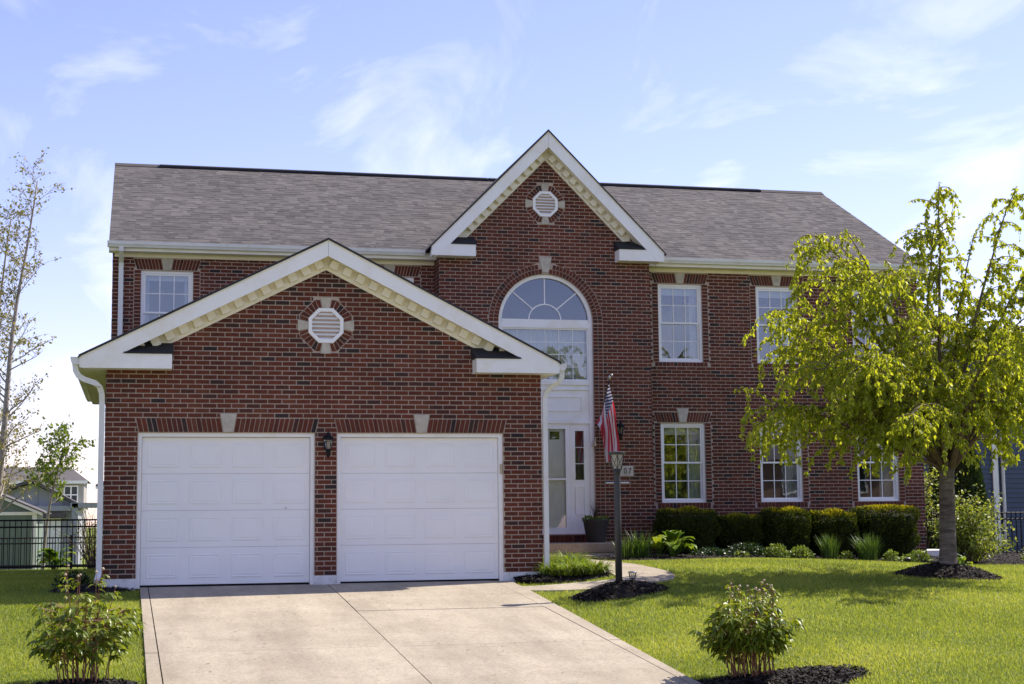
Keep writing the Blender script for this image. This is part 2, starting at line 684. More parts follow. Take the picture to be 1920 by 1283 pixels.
def leaves(name, C, D, N, L, Wd, mat, parent, rnd, fold=.25, curl=0.0, kind='stuff'):
    V, F = leaf_arrays(np.asarray(C, float), np.asarray(D, float), np.asarray(N, float), np.asarray(L, float), np.asarray(Wd, float), fold, curl)
    o = np_mesh(name, V, F, np.repeat(rnd, 2), mat, parent)
    if kind:
        o['kind'] = kind
    return o


def blade_arrays(B, az, lean, L, Wd, seg=4, droop=1.0):
    """arching strap leaves: base B (n,3), azimuth, lean 0..1, length, half width -> V, F, per-leaf index."""
    n = len(B)
    dirh = np.stack([np.cos(az), np.sin(az), np.zeros(n)], 1)
    side = np.stack([-np.sin(az), np.cos(az), np.zeros(n)], 1)
    V = np.empty((n, seg + 1, 2, 3))
    p = B.copy()
    el = np.pi / 2 - lean * .5
    for k in range(seg + 1):
        t = k / seg
        w = Wd * (1 - t ** 2 * .96) * (.7 + .3 * min(1, t * 4))
        V[:, k, 0] = p - side * w[:, None]
        V[:, k, 1] = p + side * w[:, None]
        st = L / seg
        p = p + (dirh * np.cos(el)[:, None] + np.array([0, 0, 1.0]) * np.sin(el)[:, None]) * st[:, None]
        el = el - lean * droop * 1.5 / seg * (0.6 + t * 1.4)
    F = []
    for k in range(seg):
        F.append(np.array([[2 * k, 2 * k + 1, 2 * k + 3, 2 * k + 2]]))
    F = np.concatenate(F, 0)[None] + (np.arange(n) * (seg + 1) * 2)[:, None, None]
    return V.reshape(-1, 3), F.reshape(-1, 4)


# ------------------------------------------------------------------ terrain
def ss(a, b, x):
    t = np.clip((np.asarray(x, float) - a) / (b - a), 0, 1)
    return t * t * (3 - 2 * t)


def H(x, y):
    x = np.asarray(x, float)
    y = np.asarray(y, float)
    k = .6
    sp = np.log1p(np.exp(-np.abs(y) / k)) * k + np.maximum(y, 0)
    yy = y - sp
    yy = np.where(yy < -15, -15 + (yy + 15) * .15, yy)
    base = -.12 + .072 * yy - .02 * np.clip(y - 8, 0, 45)
    return base + .17 * ss(5.6, 7.6, x) * (1 - 1.0 * ss(10.5, 15.5, x)) * (1 - ss(7, 10, y))


def h(x, y):
    return float(H(x, y))


def axis_pts(lo, hi, f0, f1, step):
    a = list(np.arange(f0, f1 + step / 2, step))
    d, p = step, f1
    while p < hi:
        d *= 1.35
        p += d
        a.append(min(p, hi))
    d, p = step, f0
    pre = []
    while p > lo:
        d *= 1.35
        p -= d
        pre.append(max(p, lo))
    return np.array(pre[::-1] + a)


gx = axis_pts(-900, 900, -4, 20, .25)
gy = axis_pts(-400, 1500, -16, 12, .25)
GX, GY = np.meshgrid(gx, gy)
GZ = H(GX, GY) - .015
under = (GX > .3) & (GX < 5.9) & (GY < .4) & (GY > -60)
GZ = np.where(under, GZ - .03, GZ)
V = np.stack([GX, GY, GZ], -1).reshape(-1, 3)
nx = len(gx)
ii = (np.arange(len(gy) - 1)[:, None] * nx + np.arange(nx - 1)[None]).ravel()
F = np.stack([ii, ii + 1, ii + nx + 1, ii + nx], 1)
g = np_mesh('ground', V, F, np.zeros(len(F)), 'lawn_soil', None, True)
tag(g, 'green lawn sloping down from the brick house', kind='structure')

rng = np.random.default_rng(7)
random.seed(7)


def slab(xl, xr, y0, y1, dz, thick, n=8):
    """a concrete slab following the terrain between x = xl(y) and xr(y)."""
    m = MB()
    ys = np.linspace(y0, y1, n + 1)
    vs = []
    for y in ys:
        for t in (0, .5, 1):
            x = xl(y) * (1 - t) + xr(y) * t
            vs.append((x, y, h(x, y) + dz))
    k = len(vs)
    vs += [(a, b, c - thick) for a, b, c in vs]
    fs = []
    for i in range(n):
        for j in range(2):
            q = i * 3 + j
            fs.append((q, q + 1, q + 4, q + 3))
        fs.append((i * 3, i * 3 + 3, i * 3 + 3 + k, i * 3 + k))
        fs.append((i * 3 + 2, i * 3 + 2 + k, i * 3 + 5 + k, i * 3 + 5))
    fs.append((0, k, k + 1, 1)); fs.append((1, k + 1, k + 2, 2))
    e = n * 3
    fs.append((e, e + 1, e + 1 + k, e + k)); fs.append((e + 1, e + 2, e + 2 + k, e + 1 + k))
    m.add(vs, fs)
    return m


# driveway: four strips of slabs with open joints over a dark base
def lin(a, b):
    return lambda y: a + (b - a) * min(1.0, -y / 8.6)


eL, jL, jC, jR, eR = lin(.50, .555), lin(.612, .70), lin(3.085, 3.035), lin(5.49, 5.33), lin(5.76, 5.44)
drive = slab(lambda y: eL(y) + .02, lambda y: eR(y) - .02, -60, .05, .002, .05, 60).build('driveway', 'soil')
tag(drive, 'beige concrete driveway running up to the two garage doors', kind='structure')
cuts = [.10, -3.25, -6.15, -9.3, -12.4, -15.5, -18.6, -22, -30, -45, -60]
for a, b in zip(cuts[:-1], cuts[1:]):
    for (f0, f1) in ((eL, jL), (jL, jC), (jC, jR), (jR, eR)):
        dz = .026 + random.uniform(-.003, .003)
        slab(lambda y, f0=f0: f0(y) + .006, lambda y, f1=f1: f1(y) - .006, b + .004, a - .004, dz, .06).build('slab', 'concrete', drive)

# curved front walk from the driveway to the porch
wp = [(5.55, -.95), (6.1, -1.25), (6.75, -1.62), (7.25, -1.60), (7.50, -.9), (7.55, .2), (7.65, 1.5), (7.75, 2.9), (7.8, 4.4)]


def catmull(P, n):
    out = []
    P = [P[0]] + list(P) + [P[-1]]
    for i in range(1, len(P) - 2):
        for k in range(n):
            t = k / n
            out.append(tuple(.5 * ((2 * P[i][d]) + (-P[i - 1][d] + P[i + 1][d]) * t + (2 * P[i - 1][d] - 5 * P[i][d] + 4 * P[i + 1][d] - P[i + 2][d]) * t * t
                                   + (-P[i - 1][d] + 3 * P[i][d] - 3 * P[i + 1][d] + P[i + 2][d]) * t ** 3) for d in range(len(P[0]))))
    out.append(tuple(P[-2]))
    return out


WALK = np.array(catmull(wp, 8))
wd = np.gradient(WALK, axis=0)
wd /= np.linalg.norm(wd, axis=1, keepdims=True)
wnrm = np.stack([-wd[:, 1], wd[:, 0]], 1)
WW = .41
walk = bpy.data.objects.new('front_walk', None)
link(walk)
ORG[walk.name] = Vector((0, 0, 0))
tag(walk, 'curved concrete walk from driveway to front step', kind='structure')
for a in range(0, len(WALK) - 1, 8):
    b = min(a + 8, len(WALK) - 1)
    m = MB()
    vs, fs = [], []
    for i in range(a, b + 1):
        c = WALK[i]
        off = .004 * (1 if i == a else -1 if i == b else 0)
        for s_ in (-WW, WW):
            q = c + wnrm[i] * s_ * (.55 + .45 * min(1, i / 20)) + wd[i] * off
            vs.append((q[0], q[1], h(q[0], q[1]) + .012))
    k = len(vs)
    vs += [(x, y, z - .09) for x, y, z in vs]
    for i in range(b - a):
        q = 2 * i
        fs += [(q + 1, q, q + 2, q + 3), (q, q + k, q + 2 + k, q + 2), (q + 1, q + 3, q + 3 + k, q + 1 + k)]
    fs += [(0, 1, 1 + k, k), (k - 2, 2 * k - 2, 2 * k - 1, k - 1)]
    m.add(vs, fs)
    m.build('walk_slab', 'concrete', walk)


def walk_dist(x, y):
    d = np.full(np.shape(x), 1e9)
    for c in WALK:
        d = np.minimum(d, np.hypot(x - c[0], y - c[1]))
    return d


# ------------------------------------------------------------------ mulch beds
BED_EDGE = np.array([(6.3, 3.2), (8.1, 3.35), (8.6, 3.25), (9.7, 3.25), (10.8, 3.7), (11.9, 3.95), (12.9, 3.85), (13.7, 3.55), (14.6, 3.2), (16.0, 2.6), (18, 2.0), (22, 1.8)])


def bed_front(x):
    return np.interp(x, BED_EDGE[:, 0], BED_EDGE[:, 1])


CHIPS = []       # (points, normals-free) chip centres


def chips_on(fn, area, n, parent):
    """scatter n bark chips over a surface: fn(n) -> points (n,3)."""
    P = fn(n)
    az = rng.uniform(0, 2 * np.pi, n)
    tilt = rng.normal(0, .35, n)
    D = np.stack([np.cos(az) * np.cos(tilt), np.sin(az) * np.cos(tilt), np.sin(tilt)], 1)
    N = np.stack([rng.normal(0, .4, n), rng.normal(0, .4, n), np.ones(n)], 1)
    L = rng.uniform(.03, .085, n)
    P[:, 2] += rng.uniform(.0, .02, n)
    o = leaves('bark_chips', P - D * L[:, None] * .5, D, N, L, rng.uniform(.006, .014, n), 'mulch_chip', parent, rng.beta(1.2, 2.2, n), .1)
    return o


def mound(name, label, cx, cy, rx, ry, hh, n_chips, power=1.6, rot=0.0):
    def zf(r, x, y):
        return H(x, y) - .01 + hh * (1 - r ** power)
    m = MB()
    nr, na = 9, 40
    vs = [(cx, cy, float(zf(0, cx, cy)))]
    wob = [1 + .06 * math.sin(3 * a * 2 * math.pi / na + cx) + .05 * math.sin(5 * a * 2 * math.pi / na + cy) for a in range(na)]
    for i in range(1, nr + 1):
        r = i / nr
        for a in range(na):
            t = 2 * math.pi * a / na
            x, y = cx + rx * r * wob[a] * math.cos(t), cy + ry * r * wob[a] * math.sin(t)
            vs.append((x, y, float(zf(r, x, y)) + (random.uniform(-.012, .012) if i < nr else -.02)))
    fs = [(0, 1 + a, 1 + (a + 1) % na) for a in range(na)]
    for i in range(nr - 1):
        for a in range(na):
            q = 1 + i * na
            fs.append((q + a, q + na + a, q + na + (a + 1) % na, q + (a + 1) % na))
    m.add(vs, fs)
    o = m.build(name, 'mulch', None, True)
    tag(o, label, kind='structure')

    def fn(n):
        t = rng.uniform(0, 2 * np.pi, n)
        r = np.sqrt(rng.uniform(0, 1.05, n))
        x, y = cx + rx * r * np.cos(t), cy + ry * r * np.sin(t)
        return np.stack([x, y, zf(np.minimum(r, 1), x, y)], 1)
    if n_chips:
        chips_on(fn, 0, n_chips, o)
    return o


def mound_z(cx, cy, hh, x=None, y=None):
    return h(cx, cy) - .01 + hh


TREE = (11.87, -1.70)
LAMP = (6.63, -2.55)
PEO_R = (6.0, -8.68)
PEO_L = (-.02, -7.75)
mound('mulch_mound', 'dark mulch mound around the trunk of the weeping tree', *TREE, .80, .62, .185, 2600)
mound('mulch_mound', 'dark mulch mound around the foot of the lamp post', *LAMP, .66, .5, .15, 2200)
mound('mulch_mound', 'dark mulch patch under the right peony bush', PEO_R[0] + .08, PEO_R[1] - .34, .90, .55, .05, 3000)
mound('mulch_mound', 'dark mulch patch under the left peony bush', PEO_L[0], PEO_L[1] - .2, .55, .5, .05, 1500)
mound('mulch_mound', 'dark shaded mulch at the left corner of the garage', -.12, .05, .60, .50, .07, 900)


def bed(name, label, xs, y_front, y_back, rise, n_chips):
    def zf(x, y):
        f, b = y_front(x), y_back(x)
        t = np.clip((y - f) / np.maximum(b - f, .01), 0, 1)
        return H(x, y) - .02 + rise * (1 - (1 - np.clip(t * 4, 0, 1)) ** 2) + .04 * t
    m = MB()
    ny = 12
    vs = []
    for x in xs:
        f, b = float(y_front(x)), float(y_back(x))
        for j in range(ny + 1):
            y = f + (b - f) * (j / ny) ** 1.5
            vs.append((x, y, float(zf(x, y)) + (random.uniform(-.01, .01) if j else -.02)))
    fs = []
    for i in range(len(xs) - 1):
        for j in range(ny):
            q = i * (ny + 1) + j
            fs.append((q, q + ny + 1, q + ny + 2, q + 1))
    m.add(vs, fs)
    o = m.build(name, 'mulch', None, True)
    tag(o, label, kind='structure')

    def fn(n):
        x = rng.uniform(xs[0], xs[-1], n)
        y = y_front(x) + (y_back(x) - y_front(x)) * rng.uniform(0, 1, n) ** 1.6
        return np.stack([x, y, zf(x, y)], 1)
    chips_on(fn, 0, n_chips, o)
    return zf


bed_z = bed('mulch_bed', 'long dark mulch bed in front of the yew hedge', np.linspace(8.25, 22, 80), bed_front, lambda x: np.where(np.asarray(x) < 16.1, 6.59, 8.8), .05, 9000)
isl_z = bed('mulch_bed', 'mulch island bed between garage corner and front walk', np.linspace(5.80, 7.25, 24),
            lambda x: np.interp(x, [5.8, 6.1, 6.6, 7.0, 7.25], [-.22, -.62, -.95, -.85, -.3]), lambda x: np.interp(x, [5.8, 6.28, 6.3, 7.25], [-.05, -.05, 3.0, 3.0]), .05, 4500)


def in_lawn(x, y):
    ok = np.ones(len(x), bool)
    el = .5 + (.055) * np.clip(-y / 8.6, 0, 1)
    er = 5.76 - .32 * np.clip(-y / 8.6, 0, 1)
    ok &= ~((x > el - .005) & (x < er + .015) & (y < .1))
    ok &= walk_dist(x, y) > np.where(x < 6.6, WW * .68, WW) + .01
    ok &= ~((x > 5.7) & (x < 7.3) & (y > np.interp(x, [5.8, 6.1, 6.6, 7.0, 7.25], [-.22, -.62, -.95, -.85, -.3])))
    ok &= ~((x > 8.05) & (y > bed_front(x) + .02))
    ok &= ~((x > 0) & (y > -.02) & (x < 8.1))
    for cx, cy, rx, ry in ((*TREE, .78, .6), (*LAMP, .64, .48), (PEO_R[0] + .08, PEO_R[1] - .34, .88, .53), (PEO_L[0], PEO_L[1] - .2, .52, .48), (-.12, .05, .58, .48)):
        ok &= ((x - cx) / rx) ** 2 + ((y - cy) / ry) ** 2 > 1
    return ok


# grass: near lawn thick with short blades, thinning with distance
def grass_patch(x0, x1, y0, y1, dens, L0, w0):
    n = int((x1 - x0) * (y1 - y0) * dens)
    x = rng.uniform(x0, x1, n)
    y = rng.uniform(y0, y1, n)
    k = in_lawn(x, y)
    x, y = x[k], y[k]
    n = len(x)
    z = H(x, y) - .018
    az = rng.uniform(0, 2 * np.pi, n)
    lean = rng.uniform(.25, 1.2, n)
    # soft clumps: patches of slightly longer and paler grass
    cl = .5 + .25 * np.sin(x * 2.1 + 1.3 * np.sin(y * 1.7)) + .25 * np.sin(y * 2.7 + 1.1 * np.sin(x * 2.3))
    L = L0 * rng.uniform(.6, 1.25, n) * (.85 + .3 * cl)
    d = np.stack([np.cos(az) * np.sin(lean), np.sin(az) * np.sin(lean), np.cos(lean)], 1)
    s_ = np.stack([-np.sin(az), np.cos(az), np.zeros(n)], 1)
    B = np.stack([x, y, z], 1)
    w = (w0 * rng.uniform(.7, 1.3, n))[:, None]
    tip = B + d * L[:, None]
    V = np.stack([B - s_ * w, B + s_ * w, tip], 1).reshape(-1, 3)
    F = np.arange(3 * n).reshape(-1, 3)
    big_ = np.sin(x * .9 + 2.1 * np.sin(y * .55 + .7)) * np.sin(y * 1.1 + 1.6 * np.sin(x * .6))
    r = np.clip(rng.beta(1.5, 1.8, n) * .85 + .25 * (cl - .5) + .13 * big_, 0, .97)
    r = np.where(rng.random(n) < .012, 1.0, r)
    return V, F, r


GP = [grass_patch(-2.6, .7, -9, .2, 6200, .046, .0042), grass_patch(-4.5, .1, .2, 12.5, 2200, .065, .006),
      grass_patch(5.2, 12.5, -10.5, -5.2, 6200, .046, .0042), grass_patch(5.2, 16, -5.2, -1.0, 4200, .046, .0048), grass_patch(5.2, 19.5, -1.0, 4.2, 3000, .046, .0055)]
off = 0
VV, FF, RR = [], [], []
for v_, f_, r_ in GP:
    VV.append(v_); FF.append(f_ + off); RR.append(r_)
    off += len(v_)
gr = np_mesh('lawn_grass', np.concatenate(VV), np.concatenate(FF), np.concatenate(RR), 'grass')
tag(gr, 'short bright green lawn grass on both sides of the driveway', 'grass', kind='stuff')

# ------------------------------------------------------------------ the brick house
GW = 6.255                    # garage wall width, front plane y = 0
BY, BL, BR_ = 6.071, 5.894, 10.018     # bay front plane and its ends
MY, ML, MR = 6.601, -.047, 15.955      # main front plane and its ends
BACK = 15.6
house = thing('brick_house', 'two storey red brick house with grey shingle roof, two gables and white trim', 'house', (0, 0, 0))
PITCH_B, BH, SB, SG = .0677, .0535, .2032, .0140
PROUD = .007


class Wall:
    """one brick skin in a vertical plane. mp(a, z, out) -> xyz"""

    def __init__(s, mp, a0, a1, z0, top, seed):
        s.mp, s.a0, s.a1, s.z0, s.top = mp, a0, a1, z0, top
        s.ex = []          # exclusion: z -> (a0, a1) or None
        s.extra = []       # extra bricks: polygons in (a, z)
        s.rng = random.Random(seed)

    def rect(s, a0, a1, z0, z1):
        s.ex.append(lambda z: (a0, a1) if z0 < z < z1 else None)

    def trap(s, b0, b1, t0, t1, z0, z1):
        def f(z):
            if not z0 - .004 < z < z1 + .004:
                return None
            t = (z - z0) / (z1 - z0)
            return (b0 + (t0 - b0) * t, b1 + (t1 - b1) * t)
        s.ex.append(f)

    def disc(s, c, zc, r, half=False):
        def f(z):
            d = z - zc
            if abs(d) >= r or (half and d < 0):
                return None
            w = math.sqrt(r * r - d * d)
            return (c - w, c + w)
        s.ex.append(f)

    def octa(s, c, zc, r):
        k = r * math.tan(math.pi / 8)

        def f(z):
            d = abs(z - zc)
            if d >= r:
                return None
            w = r if d <= k else r - (d - k)
            return (c - w, c + w)
        s.ex.append(f)

    def brick_poly(s, poly):
        s.extra.append(poly)

    def courses(s):
        out = []
        zt_max = max(t for _, t in s.top)
        k = 0
        ta = [a for a, _ in s.top]
        tz = [t for _, t in s.top]

        def extent(z):
            # a-range below the roof line at height z
            lo, hi = None, None
            pts = list(zip(ta, tz))
            if z <= min(tz):
                return (s.a0, s.a1)
            for (x0, y0), (x1, y1) in zip(pts[:-1], pts[1:]):
                if (y0 - z) * (y1 - z) <= 0 and y0 != y1:
                    x = x0 + (x1 - x0) * (z - y0) / (y1 - y0)
                    if y1 > y0:
                        lo = x if lo is None else min(lo, x)
                    else:
                        hi = x if hi is None else max(hi, x)
            if lo is None:
                lo = s.a0
            if hi is None:
                hi = s.a1
            return (lo, hi)
        while True:
            zb = s.z0 + k * PITCH_B + SG / 2
            zt = zb + BH
            if zt > zt_max:
                break
            eb, et = extent(zb), extent(zt)
            segs = [((eb[0], et[0]), (eb[1], et[1]))]
            for e in s.ex:
                q = [e(zb + .002), e((zb + zt) / 2), e(zt - .002)]
                if all(v is None for v in q):
                    continue
                b = q[0] or q[1] or q[2]
                t = q[2] or q[1] or q[0]
                ns = []
                for (l, r) in segs:
                    if b[1] <= min(l) or b[0] >= max(r):
                        ns.append((l, r))
                        continue
                    g_ = SG * .6
                    if min(b[0], t[0]) - g_ > max(l) + .012 or max(b[0], t[0]) - g_ > max(l) + .02:
                        ns.append((l, (b[0] - g_, t[0] - g_)))
                    if max(b[1], t[1]) + g_ < min(r) - .012 or min(b[1], t[1]) + g_ < min(r) - .02:
                        ns.append(((b[1] + g_, t[1] + g_), r))
                segs = ns
            off_ = (k % 2) * SB / 2 + s.a0
            for (l, r) in segs:
                lo, hi = min(l), max(r)
                n0 = math.floor((lo - off_) / SB)
                n1 = math.ceil((hi - off_) / SB)
                for j in range(n0, n1 + 1):
                    p0, p1 = off_ + j * SB + SG / 2, off_ + (j + 1) * SB - SG / 2
                    a, b = max(p0, l[0]), max(p0, l[1])
                    c, d = min(p1, r[0]), min(p1, r[1])
                    if c - a < .018 and d - b < .018:
                        continue
                    if c - a < .004 or d - b < .004:
                        a = min(a, c - .004); b = min(b, d - .004)
                    full = abs(a - p0) < 1e-6 and abs(b - p0) < 1e-6 and abs(c - p1) < 1e-6 and abs(d - p1) < 1e-6
                    jz = s.rng.uniform(-.0012, .0012)
                    out.append(([(a, zb + jz), (c, zb + jz), (d, zt + jz), (b, zt + jz)], full))
            k += 1
        out += [(p, False) for p in s.extra]
        return out

    def build(s, parent, singles=None):
        m = MB()
        for poly, full in s.courses():
            o = PROUD + s.rng.uniform(-.002, .002)
            if singles is not None and full:
                singles.append((s, poly, o))
                continue
            s.emit(m, poly, o, s.rng.random())
        b = m.build('brick_courses', 'brick', parent, rnd=True)
        b['kind'] = 'stuff'
        return b

    def emit(s, m, poly, o, rv):
        n = len(poly)
        m.rv = rv
        vs = [s.mp(a, z, o) for a, z in poly] + [s.mp(a, z, -.004) for a, z in poly]
        m.add(vs, [tuple(range(n))] + [(i + n, (i + 1) % n + n, (i + 1) % n, i) for i in range(n)])


def jack_arch(w, c, hw, z0, z1, splay, kb, kt, kz1, n):
    """splayed soldier bricks each side of a keystone; bottom half width hw."""
    w.trap(c - hw, c + hw, c - hw - splay, c + hw + splay, z0, z1)
    for sgn in (-1, 1):
        for i in range(n):
            def xb(t): return kb + .008 + (hw - kb - .008) * t
            kz = kb + (kt - kb) * (z1 - z0) / (kz1 - z0)

            def xt(t): return kz + .008 + (hw + splay - kz - .008) * t
            g_ = .16 / n
            t0, t1 = (i + g_ / .16 * .08) / n, (i + 1 - g_ / .16 * .08) / n
            gap = .0055
            q = [(c + sgn * (xb(i / n) + gap), z0 + .006), (c + sgn * (xb((i + 1) / n) - gap), z0 + .006),
                 (c + sgn * (xt((i + 1) / n) - gap), z1 - .006), (c + sgn * (xt(i / n) + gap), z1 - .006)]
            w.brick_poly(q if sgn > 0 else q[::-1])


def keystone(mp, c, kb, kt, z0, z1, parent):
    m = MB()
    m.prism([(c - kb, z0), (c + kb, z0), (c + kt, z1), (c - kt, z1)], lambda a, z, d: mp(a, z, d), .022, -.02)
    return m.build('keystone', 'keystone', parent, bevel=.004)


def octa_pts(c, zc, r):
    return [(c + r / math.cos(math.pi / 8) * math.cos(math.pi / 8 + k * math.pi / 4), zc + r / math.cos(math.pi / 8) * math.sin(math.pi / 8 + k * math.pi / 4)) for k in range(8)]


def octa_vent(w, c, zc, r, r2, parent):
    """octagonal louvre with a ring of splayed bricks and four stones."""
    mp = w.mp
    w.octa(c, zc, r2 + .008)
    side = 2 * r * math.tan(math.pi / 8)
    for k in range(8):
        th = k * math.pi / 4
        n_, t_ = (math.cos(th), math.sin(th)), (-math.sin(th), math.cos(th))

        def pt(rad, s_):
            return (c + n_[0] * rad + t_[0] * s_, zc + n_[1] * rad + t_[1] * s_)
        hi = side / 2
        ho = r2 * math.tan(math.pi / 8)
        if k % 2 == 0:
            q = [pt(r + .002, -.052), pt(r2 + .035, -.078), pt(r2 + .035, .078), pt(r + .002, .052)]
            MB().prism(q, lambda a, z, d: mp(a, z, d), .020, -.02).build('surround_stone', 'keystone', parent, bevel=.003)
            for a, b, c_, d_ in ((-hi, -.060, -ho, -.084), (.060, hi, .084, ho)):
                w.brick_poly([pt(r + .008, a + .004), pt(r2, c_ + .004), pt(r2, d_ - .004), pt(r + .008, b - .004)][::1])
        else:
            nb = 4
            for i in range(nb):
                i0, i1 = -hi + 2 * hi * i / nb, -hi + 2 * hi * (i + 1) / nb
                o0, o1 = -ho + 2 * ho * i / nb, -ho + 2 * ho * (i + 1) / nb
                w.brick_poly([pt(r + .008, i0 + .005), pt(r2, o0 + .006), pt(r2, o1 - .006), pt(r + .008, i1 - .005)])
    # frame
    fo, fi = octa_pts(c, zc, r), octa_pts(c, zc, r - .05)
    m = MB()
    for k in range(8):
        k2 = (k + 1) % 8
        m.prism([fo[k], fo[k2], fi[k2], fi[k]], lambda a, z, d: mp(a, z, d), .03, -.03)
    v = m.build('gable_vent', 'white_vinyl', parent)
    MB().prism(octa_pts(c, zc, r - .02), lambda a, z, d: mp(a, z, d), -.035, -.05).build('backing', 'white_vinyl', v)
    ri = r - .045
    kk = ri * math.tan(math.pi / 8)
    nl = 7
    for i in range(nl):
        z = zc - ri + 2 * ri * (i + .5) / nl
        d = abs(z - zc) + .01
        hw = ri if d <= kk else ri - (d - kk)
        hz = ri / nl
        m = MB()
        vs = []
        for a in (c - hw, c + hw):
            vs += [mp(a, z - hz * .9, .022), mp(a, z - hz * .9 + .006, .026), mp(a, z + hz * .8, -.022), mp(a, z + hz * .8 - .006, -.026)]
        m.add(vs, [(0, 4, 5, 1), (1, 5, 6, 2), (2, 6, 7, 3), (3, 7, 4, 0), (0, 1, 2, 3), (7, 6, 5, 4)])
        m.build('louvre', 'white_vinyl', v)
    return v


def backing(name, cols, solid, mp, d0, d1, parent, mat='mortar'):
    """mortar skin with openings: vertical columns between breakpoints; solid(a) -> z intervals."""
    m = MB()
    for a0, a1 in zip(cols[:-1], cols[1:]):
        if a1 - a0 < 1e-5:
            continue
        e = min(1e-4, (a1 - a0) * .1)
        s0, s1 = solid(a0 + e), solid(a1 - e)
        for (l0, t0), (l1, t1) in zip(s0, s1):
            m.prism([(a0, l0), (a1, l1), (a1, t1), (a0, t0)], lambda a, z, d: mp(a, z, d), d0, d1)
    return m.build(name, mat, parent)


def cut(lo, hi, holes):
    iv = [(lo, hi)]
    for b, t in holes:
        nv = []
        for (p, q) in iv:
            if t <= p or b >= q:
                nv.append((p, q))
                continue
            if b > p:
                nv.append((p, b))
            if t < q:
                nv.append((t, q))
        iv = nv
    return iv


# ---- garage front
GC, GE, GS = 3.06, 3.39, .507        # gable centre, half span of the roof, slope
GTOP = 4.78
mpG = lambda a, z, o: (a, -o, z)
gtop = lambda x: GTOP - .20 - GS * abs(x - GC)     # brick goes up behind the frieze
DOORS = [(.445, 2.908), (3.228, 5.672)]
DH, DB = 2.022, -.118
gw = Wall(mpG, 0, GW, 0, [(0, gtop(0)), (GC, gtop(GC)), (GW, gtop(GW))], 11)
cols = sorted({0, GW, GC, *[x for d in DOORS for x in d]})
garage_wall = backing('garage_wall', cols, lambda a: cut(-.35 if not any(d0 < a < d1 for d0, d1 in DOORS) else DB, gtop(a), [(-.5, DH)] if any(d0 < a < d1 for d0, d1 in DOORS) else []), mpG, 0, -.22, house)
for (d0, d1) in DOORS:
    gw.rect(d0, d1, -.2, DH)
    c = (d0 + d1) / 2
    c += .01
    jack_arch(gw, c, (d1 - d0) / 2 + .0, DH + .004, DH + .209, .045, .070, .113, DH + .272, 17)
    gw.trap(c - .071, c + .071, c - .118, c + .118, DH, DH + .275)
    keystone(mpG, c, .070, .113, DH + .006, DH + .272, garage_wall)
octa_vent(gw, 3.062, 3.575, .252, .372, house)
singles = []
gw.build(garage_wall, singles)
# the largest whole bricks of the garage front are objects of their own, the rest stays joined
random.shuffle(singles)
singles.sort(key=lambda q: -(q[1][0][0] * 0 - abs(q[1][0][0] - 1.2)) * 0 + q[1][0][1])
me1 = None
m_rest = MB()
for i, (w, poly, o) in enumerate(singles):
    if i < 300:
        if me1 is None:
            mb = MB()
            hw_, hh_ = (SB - SG) / 2, BH / 2
            vs = [(-hw_, 0, -hh_), (hw_, 0, -hh_), (hw_, 0, hh_), (-hw_, 0, hh_), (-hw_, .011, -hh_), (hw_, .011, -hh_), (hw_, .011, hh_), (-hw_, .011, hh_)]
            mb.add(vs, [(0, 1, 2, 3), (0, 4, 5, 1), (1, 5, 6, 2), (2, 6, 7, 3), (3, 7, 4, 0)])
            me1 = mb.mesh('brick')
            me1.materials.append(MATS['brick_single'])
        ob = bpy.data.objects.new('brick', me1)
        ob.location = ((poly[0][0] + poly[1][0]) / 2, -o, (poly[0][1] + poly[2][1]) / 2)
        link(ob, garage_wall)
    else:
        w.emit(m_rest, poly, o, w.rng.random())
if m_rest.v:
    b_ = m_rest.build('brick_courses', 'brick', garage_wall, rnd=True)
    b_['kind'] = 'stuff'

# plinth of painted concrete under the brick
for a, b in ((0, .445), (2.908, 3.228), (5.672, GW)):
    box(a - .004 if a else -.004, b + .004, -.012, .2, -.45, -.001).build('plinth', 'plinth_paint', house, bevel=.004)

# side walls of the garage and of the main block
for (X, sg, y0, y1, zt, nm) in ((0.0, -1, .006, MY, 2.95, 'garage_side_wall'), (GW, 1, .006, BY, 2.95, 'garage_side_wall')):
    mp = (lambda a, z, o, X=X, sg=sg: (X + sg * o, a, z))
    bw = backing(nm, [.22, y1], lambda a: [(-.35, zt)], mp, 0, -.2, house)
    ws = Wall(mp, y0, y1, 0, [(y0, zt), (y1, zt)], 5)
    if sg > 0:
        ws.build(bw)
    else:
        ws.build(bw)
RY, RZ, EY, EZ = 11.1, 8.33, 6.27, 5.82      # ridge and front eave of the main roof
RS = (RZ - EZ) / (RY - EY)
for (X, sg) in ((ML, -1), (MR, 1)):
    mp = (lambda a, z, o, X=X, sg=sg: (X + sg * o, a, z))
    tf = lambda a: RZ - .2 - RS * abs(a - RY)
    bw = backing('gable_end_wall', [MY + .2, RY, BACK - .2], lambda a: [(-.4, tf(a))], mp, 0, -.2, house)
    ws = Wall(mp, MY + .006, BACK, 0, [(MY, tf(MY)), (RY, tf(RY)), (BACK, tf(BACK))], 6)
    ws.build(bw)
box(ML, MR, BACK - .2, BACK, -.4, 5.7).build('rear_wall', 'mortar', house)

# ---- main front wall
mpM = lambda a, z, o: (a, MY - o, z)
UZ0, UZ1, LZ0, LZ1 = 3.815, 5.36, 1.065, 2.611
WX = [(10.369, 11.282), (12.425, 13.32), (14.5, 15.406)]
UWX = [(.456, 1.388), (4.57, 5.50)] + WX
MT = 5.72
holesU, holesL = UWX, WX


def solidM(a):
    hs = [(UZ0, UZ1)] if any(p < a < q for p, q in holesU) else []
    hs += [(LZ0, LZ1)] if any(p < a < q for p, q in holesL) else []
    return cut(-.4, MT, hs)


